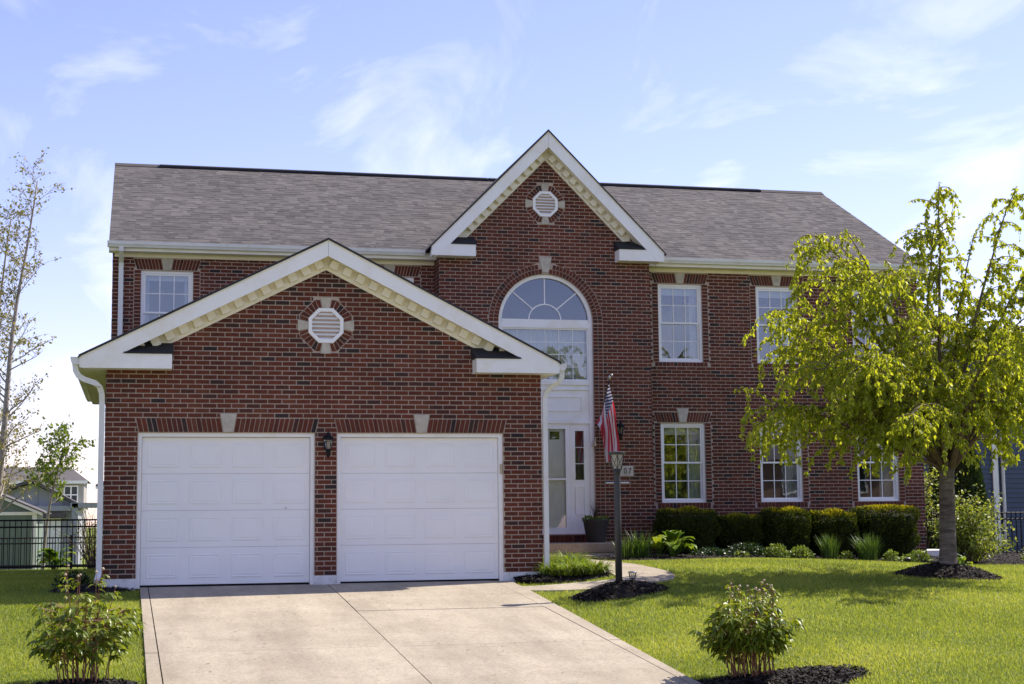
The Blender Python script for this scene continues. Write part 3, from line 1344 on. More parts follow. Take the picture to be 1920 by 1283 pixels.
cols = sorted({ML, MR, *[x for d in holesU for x in d]})
main_wall = backing('main_wall', cols, solidM, mpM, 0, -.2, house)
mw = Wall(mpM, ML, MR, 0, [(ML, MT), (MR, MT)], 21)
mw.rect(BL + .1, BR_ - .1, -1, 9)
JW = .118
for (x0, x1), (z0, z1) in [(w_, (UZ0, UZ1)) for w_ in UWX] + [(w_, (LZ0, LZ1)) for w_ in WX]:
    zsb = PITCH_B * round((z0 - .098) / PITCH_B)
    mw.rect(x0 - JW - .006, x1 + JW + .006, zsb + .004, z1 + .012)
    c = (x0 + x1) / 2
    # columns of header bricks beside the opening
    n = int((z1 + .012 - z0) / PITCH_B)
    for i in range(n + 1):
        zb = z0 + .004 + i * PITCH_B
        zt = min(zb + BH, z1 + .006)
        if zt - zb < .02:
            continue
        for a, b in ((x0 - JW, x0 - .004), (x1 + .004, x1 + JW)):
            mw.brick_poly([(a, zb), (b, zb), (b, zt), (a, zt)])
    # rowlock sill bricks, set proud below as sill parts
    jack_arch(mw, c, (x1 - x0) / 2 + .075, z1 + .014, z1 + .218, .062, .068, .118, z1 + .285, 8)
    mw.trap(c - .07, c + .07, c - .124, c + .124, z1 + .01, z1 + .288)
    keystone(mpM, c, .068, .118, z1 + .016, z1 + .285, main_wall)
    ns = 14
    for i in range(ns):
        a = x0 - .09 + (x1 - x0 + .18) * i / ns
        b = x0 - .09 + (x1 - x0 + .18) * (i + 1) / ns
        mw.brick_poly([(a + .005, zsb + .008), (b - .005, zsb + .008), (b - .005, z0 - .006), (a + .005, z0 - .006)])
mw.build(main_wall)

# ---- bay front wall
BC, BE = 7.96, 2.27
BTOP, BSL = 8.11, 1.005
mpB = lambda a, z, o: (a, BY - o, z)
btop = lambda x: BTOP - .26 - BSL * abs(x - BC)
AC, AR, ASP = 7.945, .925, 4.482     # arched opening
DZ0 = .335


def solidB(a):
    if abs(a - AC) < AR:
        z = ASP + math.sqrt(max(0, AR * AR - (a - AC) ** 2))
        return cut(-.4, btop(a), [(DZ0 + .15, z)])
    return [(-.4, btop(a))]


cols = sorted({BL, BR_, BC, *[AC + AR * math.sin(R(k)) for k in range(-90, 91, 6)]})
bay_wall = backing('bay_wall', cols, solidB, mpB, 0, -.2, house)
bwl = Wall(mpB, BL, BR_, 0, [(BL, min(btop(BL), 9)), (BC, btop(BC)), (BR_, btop(BR_))], 31)
RO = 1.115
bwl.rect(AC - RO, AC + RO, -.2, ASP + .001)
bwl.disc(AC, ASP, RO, True)
bwl.trap(AC - .062, AC + .062, AC - .122, AC + .122, ASP + .94, ASP + 1.235)
for ring, (r0, r1) in enumerate(((AR + .004, AR + .092), (AR + .102, RO - .006))):
    n = 44 if ring == 0 else 48
    for i in range(n):
        t0, t1 = math.pi * i / n, math.pi * (i + 1) / n
        mid = (t0 + t1) / 2
        rm = (r0 + r1) / 2
        if abs(rm * math.cos(mid)) < .065 + (rm - AR) * .25 + .02:
            continue
        dt = .0055 / rm
        bwl.brick_poly([(AC + r0 * math.cos(t0 + dt), ASP + r0 * math.sin(t0 + dt)), (AC + r1 * math.cos(t0 + dt), ASP + r1 * math.sin(t0 + dt)),
                        (AC + r1 * math.cos(t1 - dt), ASP + r1 * math.sin(t1 - dt)), (AC + r0 * math.cos(t1 - dt), ASP + r0 * math.sin(t1 - dt))])
    k = 0
    while k * PITCH_B < ASP - .02:
        zb = k * PITCH_B + .006
        zt = min(zb + BH, ASP - .006)
        for sg in (-1, 1):
            q = sorted((AC + sg * r0, AC + sg * r1))
            bwl.brick_poly([(q[0], zb), (q[1], zb), (q[1], zt), (q[0], zt)])
        k += 1
keystone(mpB, AC, .060, .117, ASP + .955, ASP + 1.232, bay_wall)
octa_vent(bwl, 7.955, 6.76, .245, .355, house)
bwl.build(bay_wall)
for (X, sg) in ((BL, -1), (BR_, 1)):
    mp = (lambda a, z, o, X=X, sg=sg: (X + sg * o, a, z))
    bw = backing('bay_return_wall', [BY + .2, MY], lambda a: [(-.4, 5.75)], mp, 0, -.2, house)
    ws = Wall(mp, BY + .006, MY - .004, 0, [(BY, 5.75), (MY, 5.75)], 8)
    ws.build(bw)
# course of dark rowlock bricks under the door
for i in range(22):
    a = AC - AR + .01 + i * .083
    box(a, a + .073, BY - .06, BY + .1, DZ0 + .002, DZ0 + .135).build('sill_brick', 'brick_single', bay_wall)

# ---- roofs
def slab_roof(name, pts, thick, mat, parent):
    """pts: quad corners of the top face (counter-clockwise from above)."""
    m = MB()
    P = [Vector(p) for p in pts]
    nrm = (P[1] - P[0]).cross(P[3] - P[0]).normalized()
    if nrm.z < 0:
        nrm = -nrm
    q = [p - nrm * thick for p in P]
    m.add(P + q, [(0, 1, 2, 3), (7, 6, 5, 4), (0, 4, 5, 1), (1, 5, 6, 2), (2, 6, 7, 3), (3, 7, 4, 0)])
    return m.build(name, mat, parent)


X0R, X1R = ML - .07, MR + .04
roof = slab_roof('main_roof', [(X0R, EY, EZ), (X1R, EY, EZ), (X1R, RY, RZ), (X0R, RY, RZ)], .10, 'dark_roofing', house)
slab_roof('main_roof_rear', [(X1R, 2 * RY - EY, EZ), (X0R, 2 * RY - EY, EZ), (X0R, RY, RZ), (X1R, RY, RZ)], .10, 'shingle', house)
# laminated shingle tabs on the front slope
ux = Vector((0, RY - EY, RZ - EZ)).normalized()
un = Vector((0, -ux.z, ux.y))
slope_len = math.hypot(RY - EY, RZ - EZ)
EXPO = .143
rows = int(slope_len / EXPO)
tabs = []
rr = random.Random(4)
for i in range(rows + 1):
    x = X0R
    base_t = i * EXPO
    while x < X1R - .01:
        w = rr.choice((.08, .10, .13, .16, .19, .23))
        x2 = min(x + w, X1R)
        tabs.append((x, x2, base_t, rr.random() < .5, rr.random()))
        x = x2


def tab_mesh(m, x0, x1, t, thick_, rv):
    lift = .008 if thick_ else .004
    t2 = min(t + EXPO + .004, slope_len)
    p = lambda x, s_, n_: tuple(Vector((x, EY, EZ)) + ux * s_ + un * n_)
    t0 = t - (.0 if thick_ else .012)
    m.rv = rv
    m.add([p(x0, t0, .001), p(x1, t0, .001), p(x1, t0, lift), p(x0, t0, lift), p(x1, t2, .0015 + lift * .3), p(x0, t2, .0015 + lift * .3)],
          [(0, 1, 2, 3), (3, 2, 4, 5), (0, 3, 5), (1, 4, 2)])


# roof area hidden behind the bay gable is left plain
def under_bay(x, t):
    y = EY + ux.y * t
    z = EZ + ux.z * t
    return abs(x - BC) < (BTOP - z) / BSL - .02


tabs = [q for q in tabs if not under_bay((q[0] + q[1]) / 2, q[2])]
big = sorted(tabs, key=lambda q: (-(round((q[1] - q[0]), 2)), q[2]))[:300]
bigset = set(id(q) for q in big)
m = MB()
shared = {}
for q in tabs:
    if id(q) in bigset:
        wkey = round(q[1] - q[0], 3)
        key = (wkey, q[3])
        if key not in shared:
            mm = MB()
            tab_mesh(mm, 0, wkey, 0, q[3], .5)
            shared[key] = mm.mesh('shingle', (0, EY, EZ))
            shared[key].materials.append(MATS['shingle_single'])
        ob = bpy.data.objects.new('shingle', shared[key])
        ob.location = tuple(Vector((q[0], EY, EZ)) + ux * q[2])
        link(ob, roof)
    else:
        tab_mesh(m, *q)
sh = m.build('shingle_courses', 'shingle', roof, rnd=True)
sh['kind'] = 'stuff'
# ridge: plain cap at the ends, dark ridge vent between
for a, b in ((.80, 7.94), (7.98, 14.42)):
    MB().yz([(RY - .16, RZ - .055), (RY - .15, RZ - .01), (RY, RZ + .040), (RY + .15, RZ - .01), (RY + .16, RZ - .055)], a, b).build('ridge_vent', 'dark_roofing', roof)
for a, b in ((X0R, .795), (14.425, X1R)):
    MB().yz([(RY - .15, RZ - .06), (RY, RZ + .03), (RY + .15, RZ - .06)], a, b).build('ridge_cap', 'shingle', roof)

# bay roof and garage roof: two slopes each
def gable_roof(name, c, half, top, slope, y0, y1, parent):
    r_ = MB()
    eave = top - slope * half
    t = .030
    o = r_.xz([(c - half, eave), (c, top), (c + half, eave), (c + half, eave + t * 1.1), (c, top + t * math.hypot(1, slope)), (c - half, eave + t * 1.1)], y0, y1).build(name, 'shingle', parent)
    return o


gable_roof('bay_roof', BC, BE + .03, BTOP, BSL, BY - .315, 10.65, house)
gable_roof('garage_roof', GC, GE + .04, GTOP, GS, -.315, MY, house)
# the dark shingle edge above the rake boards
for (c, half, top, slope, yf) in ((GC, GE + .05, GTOP, GS, -.318), (BC, BE + .04, BTOP, BSL, BY - .318)):
    eave = top - slope * half
    t = .013
    for sg in (-1, 1):
        q = [(c, top - .002), (c + sg * half, eave - .002), (c + sg * half, eave + t), (c, top + t * math.hypot(1, slope))]
        MB().xz(q if sg < 0 else q[::-1], yf - .012, yf + .3).build('shingle_edge', 'dark_roofing', house)


def gable_trim(c, half, top, slope, yw, wl, wr, zr0, zr1, ret_l, ret_r, nblk, blk0, sp, fb, fr_bot, side_over):
    """rake boards, soffit, frieze with blocks and the two eave returns. yw wall plane."""
    yf = yw - .28
    eave = top - slope * half
    vd = fb                                   # vertical depth of the rake board
    for sg in (-1, 1):
        q = [(c + sg * .002, top), (c + sg * .002, top - vd)]
        # lower end: level cut at the return's bottom
        xe = c + sg * half
        xin = c + sg * ((top - vd) - zr0) / slope
        q += [(xin, zr0), (xe, zr0), (xe, eave)]
        MB().xz(q if sg > 0 else q[::-1], yf - .028, yf).build('rake_board', 'white_trim', house)
        # thin warm-toned drip strip along the top edge
        q = [(c, top - .001), (xe, eave - .001), (xe, eave - .026), (c, top - .03)]
        MB().xz(q if sg < 0 else q[::-1], yf - .036, yf - .028).build('drip_strip', 'warm_bounce_trim', house)
        # soffit between rake board and wall
        so_ = top - vd + .03
        q = [(c, so_), (c + sg * (half - .08), so_ - slope * (half - .08)), (c + sg * (half - .08), so_ - slope * (half - .08) + .03), (c, so_ + .03)]
        MB().xz(q if sg < 0 else q[::-1], yf + .001, yw - .002).build('rake_soffit', 'warm_bounce_trim', house)
        # frieze on the wall
        x_end = (ret_l[1] - .16) if sg < 0 else (ret_r[0] + .16)
        hh = abs(x_end - c)
        q = [(c, fr_bot), (c + sg * hh, fr_bot - slope * hh), (c + sg * (hh + .14), fr_bot - slope * hh + .02), (c + sg * (hh + .14), so_ - slope * (hh + .14) + .005), (c, so_ + .005)]
        MB().xz(q if sg > 0 else q[::-1], yw - .035, yw - .004).build('frieze_board', 'warm_bounce_trim', house)
        # blocks
        ca = 1 / math.hypot(1, slope)
        for i in range(nblk):
            d = blk0 + i * sp
            xm = c + sg * d
            zm = so_ - slope * d - .066 / ca
            ux_, uz_ = sg * ca, -slope * ca
            hs = .060
            e1 = (ux_, uz_)
            e2 = (uz_ * -sg * 1.0, ux_ * sg * 1.0)
            q = [(xm + e1[0] * a * hs + e2[0] * b * hs, zm + e1[1] * a * hs + e2[1] * b * hs) for a, b in ((-1, -1), (1, -1), (1, 1), (-1, 1))]
            MB().xz(q if sg > 0 else q[::-1], yw - .125, yw - .034).build('dentil_block', 'warm_bounce_trim', house, bevel=.004)
    # returns
    for (a, b, sg) in ((ret_l[0], ret_l[1], -1), (ret_r[0], ret_r[1], 1)):
        box(a, b, yf - .024, yw - .003, zr0 + .002, zr1).build('eave_return', 'white_trim', house)
        MB().yz([(yf - .045, zr1 + .002), (yw - .003, zr1 + .002), (yw - .003, zr1 + .20), (yf - .045, zr1 + .018)], (c - (top - vd - zr1) / slope + .03) if sg < 0 else a - .02, b + .02 if sg < 0 else (c + (top - vd - zr1) / slope - .03)).build('return_roof', 'dark_roofing', house)


gable_trim(GC, GE, GTOP, GS, 0, 0, GW, 2.893, 3.10, (-.30, .889), (5.222, 6.42), 14, .11, .1905, .235, 4.385, .33)
gable_trim(BC, BE, BTOP, BSL, BY, BL, BR_, 5.66, 5.88, (5.72, 6.531), (9.33, 10.20), 11, .12, .136, .305, 7.61, .2)
# level soffits under the garage's side eaves
for (a, b) in ((GC - GE + .005, -.002), (GW + .002, GC + GE - .005)):
    box(a, b, -.29, MY - .02, 2.897, 2.915).build('eave_soffit', 'white_trim', house)
for (x, sg) in ((GC - GE, -1), (GC + GE, 1)):
    MB().box(min(x, x + sg * .025), max(x, x + sg * .025), -.30, MY - .02, 2.90, 3.06).build('eave_fascia', 'white_trim', house)


def gutter_profile():
    return [(0, 0), (.085, 0), (.098, .03), (.115, .052), (.122, .105), (.112, .105), (.106, .06), (.088, .036), (.078, .010), (.006, .010), (.006, .105), (0, .105)]


def gutter_x(x0, x1, y, z):
    o = MB().yz([(y - a, z + b) for a, b in gutter_profile()], x0, x1).build('gutter', 'gutter_alu', house)
    for x in (x0, x1):
        MB().yz([(y, z), (y - .085, z), (y - .098, z + .03), (y - .115, z + .052), (y - .122, z + .105), (y, z + .105)], x - .004, x + .004).build('gutter_end', 'gutter_alu', o)
    return o


def gutter_y(x, sg, y0, y1, z):
    o = MB().prism([(x + sg * a, z + b) for a, b in gutter_profile()], lambda p, q, d: (p, d, q), y0, y1).build('gutter', 'gutter_alu', house)
    MB().prism([(x, z), (x + sg * .085, z), (x + sg * .098, z + .03), (x + sg * .115, z + .052), (x + sg * .122, z + .105), (x, z + .105)], lambda p, q, d: (p, d, q), y0 - .004, y0 + .004).build('gutter_end', 'gutter_alu', o)
    return o


gutter_x(X0R - .02, BC - BE - .05, EY + .012, EZ - .105)
gutter_x(BC + BE + .06, X1R + .03, EY + .012, EZ - .105)
# fascia and soffit of the main eave
for a, b in ((X0R, BL - .002), (BR_ + .002, X1R)):
    box(a, b, EY + .02, EY + .045, EZ - .16, EZ - .03).build('eave_fascia', 'white_trim', house)
    box(a, b, EY + .046, MY - .008, EZ - .155, EZ - .14).build('eave_soffit', 'warm_bounce_trim', house)
    box(a + .1, b, MY - .035, MY - .009, EZ - .225, EZ - .157).build('frieze_strip', 'warm_bounce_trim', house)
for x0, x1 in ((X0R, ML - .002), (MR + .002, X1R)):
    MB().yz([(EY + .03, EZ - .16), (RY, RZ - .17), (RY, RZ - .06), (EY + .03, EZ - .05)], x0, x1).build('rake_board', 'white_trim', house)
gutter_y(GC - GE - .026, -1, -.27, MY - .1, 2.94)
gutter_y(GC + GE + .026, 1, -.27, BY - .1, 2.94)


def downspout(pts, w=.075, d=.055):
    pts = [Vector(p) for p in pts]
    m = MB()
    rings = []
    for i, p in enumerate(pts):
        dr = (pts[min(i + 1, len(pts) - 1)] - pts[max(i - 1, 0)]).normalized()
        a = Vector((1, 0, 0)) if abs(dr.x) < .8 else Vector((0, 0, 1))
        a = (a - dr * a.dot(dr)).normalized()
        b = Vector((0, 1, 0))
        b = (b - dr * b.dot(dr)).normalized()
        rings.append([p + a * w / 2 + b * d / 2, p - a * w / 2 + b * d / 2, p - a * w / 2 - b * d / 2, p + a * w / 2 - b * d / 2])
    vs = [q for r_ in rings for q in r_]
    fs = [(3, 2, 1, 0), tuple(range(len(vs) - 4, len(vs)))]
    for i in range(len(pts) - 1):
        for k in range(4):
            fs.append((i * 4 + k, i * 4 + (k + 1) % 4, (i + 1) * 4 + (k + 1) % 4, (i + 1) * 4 + k))
    m.add(vs, fs)
    return m.build('downspout', 'gutter_alu', house)


gl_, gr_ = GC - GE - .085, GC + GE + .085
downspout([(gl_, -.2, 2.95), (gl_ + .01, -.2, 2.86), (gl_ + .05, -.2, 2.79), (gl_ + .12, -.19, 2.745), (-.15, -.15, 2.70), (-.085, -.1, 2.65), (-.055, -.06, 2.56), (-.05, -.03, 2.45),
           (-.05, -.03, 1.2), (-.05, -.03, .12), (-.055, -.06, .05), (-.075, -.14, -.02)])
downspout([(gr_, -.2, 2.95), (gr_ - .005, -.2, 2.85), (gr_ - .05, -.18, 2.77), (6.40, -.12, 2.72), (6.33, -.06, 2.64), (6.31, -.03, 2.55), (6.31, -.03, 1.2), (6.31, -.03, -.13)], .07)
downspout([(.10, 6.22, 5.73), (.10, 6.22, 5.66), (.10, 6.35, 5.58), (.10, 6.52, 5.50), (.10, 6.55, 5.40), (.10, 6.55, 2.0), (.10, 6.55, 0.1)], .085)
downspout([(MR + .03, 6.22, 5.73), (MR + .035, 6.3, 5.62), (MR + .04, 6.7, 5.45), (MR + .04, 6.8, 5.3), (MR + .04, 6.8, 2), (MR + .04, 6.8, .06)], .06)

# ---- garage doors
def garage_door(x0, x1, mark):
    jw = .055
    yj = .03
    fr = MB()
    fr.box(x0 + .001, x0 + jw, yj, .21, DB - .02, DH - .001)
    fr.box(x1 - jw, x1 - .001, yj, .21, DB - .02, DH - .001)
    fr.box(x0 + jw, x1 - jw, yj, .21, DH - jw, DH - .001)
    d = fr.build('garage_door', 'white_trim', house)
    a, b = x0 + jw + .004, x1 - jw - .004
    zb, zt = DB + .022, DH - jw - .004
    yd = .095
    box(a, b, yd + .005, yd + .05, DB - .01, zb - .002).build('bottom_seal', 'black_metal', d)
    nsec, ncol = 4, 4
    hs = (zt - zb) / nsec
    for i in range(nsec):
        s0, s1 = zb + i * hs + .0013, zb + (i + 1) * hs - .0013
        sec = box(a, b, yd, yd + .04, s0, s1).build('door_section', 'door_white', d, bevel=.0025)
        wcol = (b - a) / ncol
        for k in range(ncol):
            p0, p1 = a + k * wcol + .075, a + (k + 1) * wcol - .075
            q0, q1 = s0 + .085, s1 - .085
            m = MB()
            e1, e2, e3 = .018, .036, .050
            rings = [(0, 0.0), (e1, .009), (e2, .009), (e3, -.004)]
            # recessed moulding then raised field, standing on the section's face
            vs = []
            for e, dpt in rings:
                y = yd - .0012 - (.010 - dpt if dpt >= 0 else .012)
                y = yd - .001 - {0: .001, 1: .0075, 2: .002, 3: .0065}[rings.index((e, dpt))]
                vs += [(p0 + e, y, q0 + e), (p1 - e, y, q0 + e), (p1 - e, y, q1 - e), (p0 + e, y, q1 - e)]
            fs = [(12, 13, 14, 15)]
            for r_ in range(3):
                for c_ in range(4):
                    fs.append((r_ * 4 + c_, r_ * 4 + (c_ + 1) % 4, r_ * 4 + 4 + (c_ + 1) % 4, r_ * 4 + 4 + c_))
            m.add(vs, fs)
            m.build('raised_panel', 'door_white', d)
    return d


gd1 = garage_door(*DOORS[0], True)
gd2 = garage_door(*DOORS[1], False)
gd1['label'] = 'white four row panelled garage door, the left one'
gd2['label'] = 'white four row panelled garage door, the right one with keypad on its frame'
box(5.628, 5.668, .008, .029, 1.43, 1.575).build('keypad', 'wood_beige', gd2, bevel=.004)
MB().lathe([(.006, 0), (.014, .004), (.014, .012), (.006, .016)], (2.51, .085, .95), 10).build('lock_button', 'wood_beige', gd1)

# ---- windows
def wavy(x0, x1, z0, z1, y, amp, waves, name, parent, mat='curtain'):
    m = MB()
    n = max(8, int(waves * 8))
    vs = []
    for i in range(n + 1):
        t = i / n
        yy = y + amp * math.sin(t * waves * 2 * math.pi) + random.uniform(-.004, .004)
        vs += [(x0 + (x1 - x0) * t, yy, z0), (x0 + (x1 - x0) * t, yy, z1)]
    m.add(vs, [(2 * i, 2 * i + 2, 2 * i + 3, 2 * i + 1) for i in range(n)])
    return m.build(name, mat, parent, True)


def window(x0, x1, z0, z1, curtains, valance, label=None):
    y = MY + .035
    fw = .048
    f = MB()
    f.box(x0, x0 + fw, y, y + .13, z0, z1)
    f.box(x1 - fw, x1, y, y + .13, z0, z1)
    f.box(x0 + fw, x1 - fw, y, y + .13, z1 - fw, z1)
    f.box(x0 + fw, x1 - fw, y, y + .13, z0, z0 + fw)
    w = f.build('window', 'white_vinyl', house)
    if label:
        w['label'] = label
    zm = (z0 + z1) / 2
    for (b0, b1, yy) in ((zm - .012, z1 - fw, y + .020), (z0 + fw, zm + .022, y + .052)):
        s = MB()
        sw = .034
        a0, a1 = x0 + fw + .001, x1 - fw - .001
        s.box(a0, a0 + sw, yy, yy + .028, b0, b1)
        s.box(a1 - sw, a1, yy, yy + .028, b0, b1)
        s.box(a0 + sw, a1 - sw, yy, yy + .028, b1 - sw, b1)
        s.box(a0 + sw, a1 - sw, yy, yy + .028, b0, b0 + sw)
        s.build('sash', 'white_vinyl', w)
        gx0, gx1, gz0, gz1 = a0 + sw, a1 - sw, b0 + sw, b1 - sw
        cw, ch = (gx1 - gx0) / 3, (gz1 - gz0) / 2
        for k in (1, 2):
            box(gx0 + k * cw - .008, gx0 + k * cw + .008, yy + .006, yy + .013, gz0, gz1).build('muntin', 'white_vinyl', w)
        box(gx0, gx1, yy + .0055, yy + .0125, gz0 + ch - .008, gz0 + ch + .008).build('muntin', 'white_vinyl', w)
        for i in range(3):
            for j in range(2):
                box(gx0 + i * cw + .001, gx0 + (i + 1) * cw - .001, yy + .015, yy + .019, gz0 + j * ch + .001, gz0 + (j + 1) * ch - .001).build('pane', 'window_glass', w)
    box((x0 + x1) / 2 - .018, (x0 + x1) / 2 + .018, y + .04, y + .052, zm + .022, zm + .036).build('sash_lock', 'bronze_post', w)
    if valance:
        box(x0 + .05, x1 - .05, y + .15, y + .17, z1 - valance, z1 - .03).build('blind', 'blind', w)
    for (c0, c1) in curtains:
        a, b = x0 + (x1 - x0) * c0, x0 + (x1 - x0) * c1
        wavy(a, b, z0 + .02, z1 - .05, y + .22, .025, max(2, (b - a) / .06), 'curtain', w)
    return w


window(*UWX[0], UZ0, UZ1, [(.03, .16), (.84, .97)], .16)
window(*UWX[1], UZ0, UZ1, [(.03, .16), (.84, .97)], .16)
window(*UWX[2], UZ0, UZ1, [(.03, .08), (.80, .97)], .20)
window(*UWX[3], UZ0, UZ1, [(.03, .08), (.80, .97)], .20)
window(*UWX[4], UZ0, UZ1, [(.03, .12), (.85, .97)], .20)
window(*WX[0], LZ0, LZ1, [(.03, .14), (.66, .97)], .22)
window(*WX[1], LZ0, LZ1, [(.03, .10), (.70, .97)], .22)
window(*WX[2], LZ0, LZ1, [(.03, .08), (.66, .97)], .22)

# ---- arched entry unit
yA = BY + .05
ent = MB()
n = 40
po = [(AC + (AR - .002) * math.cos(math.pi * i / n), ASP + (AR - .002) * math.sin(math.pi * i / n)) for i in range(n + 1)]
pi_ = [(AC + (AR - .068) * math.cos(math.pi * i / n), ASP + (AR - .068) * math.sin(math.pi * i / n)) for i in range(n + 1)]
for i in range(n):
    ent.xz([po[i], po[i + 1], pi_[i + 1], pi_[i]], yA, yA + .13)
for sg in (-1, 1):
    a = sorted((AC + sg * (AR - .002), AC + sg * (AR - .075)))
    ent.box(a[0], a[1], yA, yA + .13, DZ0 + .15, ASP)
ent.box(AC - AR + .075, AC + AR - .075, yA + .002, yA + .13, ASP - .10, ASP + .062)      # transom bar
ent.box(AC - AR + .075, AC + AR - .075, yA + .004, yA + .13, 3.30, 3.378)
entry = ent.build('entry_frame', 'white_trim', house)
# fanlight
MB().xz(pi_ + [], yA + .060, yA + .066).build('fanlight_pane', 'fanlight_glass', entry)
r_in = .325
arc = [(AC + r_in * math.cos(math.pi * i / 20), ASP + .062 + (r_in - .02) * math.sin(math.pi * i / 20)) for i in range(21)]
arc2 = [(AC + (r_in - .022) * math.cos(math.pi * i / 20), ASP + .062 + (r_in - .042) * math.sin(math.pi * i / 20)) for i in range(21)]
mm = MB()
for i in range(20):
    mm.xz([arc[i], arc[i + 1], arc2[i + 1], arc2[i]], yA + .042, yA + .056)
mm.build('fan_arc', 'white_vinyl', entry)
for a in (43, 90, 137):
    t = R(a)
    dx, dz = math.cos(t), math.sin(t)
    p0 = (AC + r_in * dx * .99, ASP + .055 + (r_in - .02) * dz)
    p1 = (AC + (AR - .06) * dx, ASP + (AR - .06) * dz)
    px, pz = -dz * .010, dx * .010
    MB().xz([(p0[0] + px, p0[1] + pz), (p0[0] - px, p0[1] - pz), (p1[0] - px, p1[1] - pz), (p1[0] + px, p1[1] + pz)], yA + .043, yA + .057).build('fan_spoke', 'white_vinyl', entry)
# large window with grid
wx0, wx1, wz0, wz1 = AC - AR + .075, AC + AR - .075, 3.378, ASP - .10
pw = box(wx0, wx1, yA + .075, yA + .080, wz0, wz1)
nc, nr = 6, 4
big_w = MB()
for a, b in ((wx0, wx0 + .03), (wx1 - .03, wx1)):
    big_w.box(a, b, yA + .03, yA + .09, wz0, wz1)
big_w.box(wx0 + .03, wx1 - .03, yA + .03, yA + .09, wz1 - .03, wz1)
big_w.box(wx0 + .03, wx1 - .03, yA + .03, yA + .09, wz0, wz0 + .03)
big_w = big_w.build('picture_window', 'white_vinyl', house)
cw, ch = (wx1 - wx0 - .06) / nc, (wz1 - wz0 - .06) / nr
for i in range(nc):
    for j in range(nr):
        box(wx0 + .03 + i * cw + .001, wx0 + .03 + (i + 1) * cw - .001, yA + .060, yA + .064, wz0 + .03 + j * ch + .001, wz0 + .03 + (j + 1) * ch - .001).build('pane', 'window_glass', big_w)
for i in range(1, nc):
    box(wx0 + .03 + i * cw - .006, wx0 + .03 + i * cw + .006, yA + .050, yA + .057, wz0 + .03, wz1 - .03).build('muntin', 'white_vinyl', big_w)
for j in range(1, nr):
    box(wx0 + .03, wx1 - .03, yA + .0495, yA + .0565, wz0 + .03 + j * ch - .006, wz0 + .03 + j * ch + .006).build('muntin', 'white_vinyl', big_w)
wavy(wx0 + .02, wx1 - .02, wz0 - .1, wz1 + .02, yA + .26, .03, 22, 'curtain', big_w)
# white panel between window and door
pan = box(wx0, wx1, yA + .035, yA + .12, 2.60, 3.299).build('entry_panel', 'white_trim', house)


def moulding(x0, x1, z0, z1, y, parent, w=.018, mat='white_trim', name='panel_moulding', d=.014):
    m_ = MB()
    m_.box(x0, x1, y - d, y - .0005, z1 - w, z1)
    m_.box(x0, x1, y - d, y - .0005, z0, z0 + w)
    m_.box(x0, x0 + w, y - d, y - .0005, z0 + w, z1 - w)
    m_.box(x1 - w, x1, y - d, y - .0005, z0 + w, z1 - w)
    return m_.build(name, mat, parent)


moulding(wx0 + .14, wx1 - .14, 2.80, 3.08, yA + .035, pan)
box(wx0, wx1, yA + .008, yA + .034, 3.20, 3.23).build('panel_rail', 'white_trim', pan)
box(wx0, wx1, yA + .004, yA + .034, 2.565, 2.63).build('panel_rail', 'white_trim', pan)
# front door with storm door, side lights
dx0, dx1, dz0, dz1 = 7.488, 8.402, DZ0 + .155, 2.565
door = box(dx0 + .06, dx1 - .06, yA + .1295, yA + .17, dz0 + .02, dz1 - .07).build('front_door', 'white_trim', house)
for (a, b, c_, d_) in ((.16, .32, .20, .80), (.16, .32, 1.0, 1.52), (.56, .72, .20, .80), (.56, .72, 1.0, 1.52)):
    moulding(dx0 + .06 + a - .02, dx0 + .06 + b + .04, dz0 + c_, dz0 + d_, yA + .13, door, .02, 'white_trim', 'door_moulding', .012)
moulding(dx0 + .52, dx0 + .76, dz1 - .32, dz1 - .12, yA + .13, door, .022, 'white_trim', 'light_frame', .016)
box(dx0 + .545, dx0 + .735, yA + .1225, yA + .1285, dz1 - .295, dz1 - .145).build('door_light', 'window_glass', door)
box(dx0 + .545, dx0 + .735, yA + .1290, yA + .1295, dz1 - .295, dz1 - .145).build('door_light_back', 'black_metal', door)
st = MB()
st.box(dx0, dx0 + .085, yA + .03, yA + .075, dz0, dz1)
st.box(dx1 - .085, dx1, yA + .03, yA + .075, dz0, dz1)
st.box(dx0 + .085, dx1 - .085, yA + .03, yA + .075, dz1 - .10, dz1)
st.box(dx0 + .085, dx1 - .085, yA + .03, yA + .075, dz0, dz0 + .12)
st.box(dx0 + .085, dx1 - .085, yA + .032, yA + .07, 1.50, 1.535)
storm = st.build('storm_door', 'white_vinyl', house)
box(dx0 + .085, dx1 - .085, yA + .05, yA + .054, dz0 + .12, 1.50).build('storm_pane', 'storm_glass', storm)
box(dx0 + .085, dx1 - .085, yA + .05, yA + .054, 1.535, dz1 - .10).build('storm_pane', 'storm_glass', storm)
for (a, b) in ((wx0, dx0 - .004), (dx1 + .004, wx1)):
    side = box(a, b, yA + .036, yA + .10, dz0, 1.50).build('side_light', 'white_trim', house)
    c0, c1 = (a + b) / 2 - .095, (a + b) / 2 + .080
    f = MB()
    f.box(a, c0, yA + .0365, yA + .10, 1.5005, 2.5645)
    f.box(c1, b, yA + .0365, yA + .10, 1.5005, 2.5645)
    f.box(c0, c1, yA + .0365, yA + .10, 2.43, 2.5645)
    f.build('side_frame', 'white_trim', side)
    for k in range(3):
        z = 1.51 + k * .307
        box(c0 + .001, c1 - .001, yA + .055, yA + .059, z, z + .29).build('pane', 'window_glass', side)
        if k:
            box(c0, c1, yA + .045, yA + .0545, z - .014, z - .003).build('muntin', 'white_vinyl', side)
    moulding((a + b) / 2 - .10, (a + b) / 2 + .09, .85, 1.38, yA + .036, side)
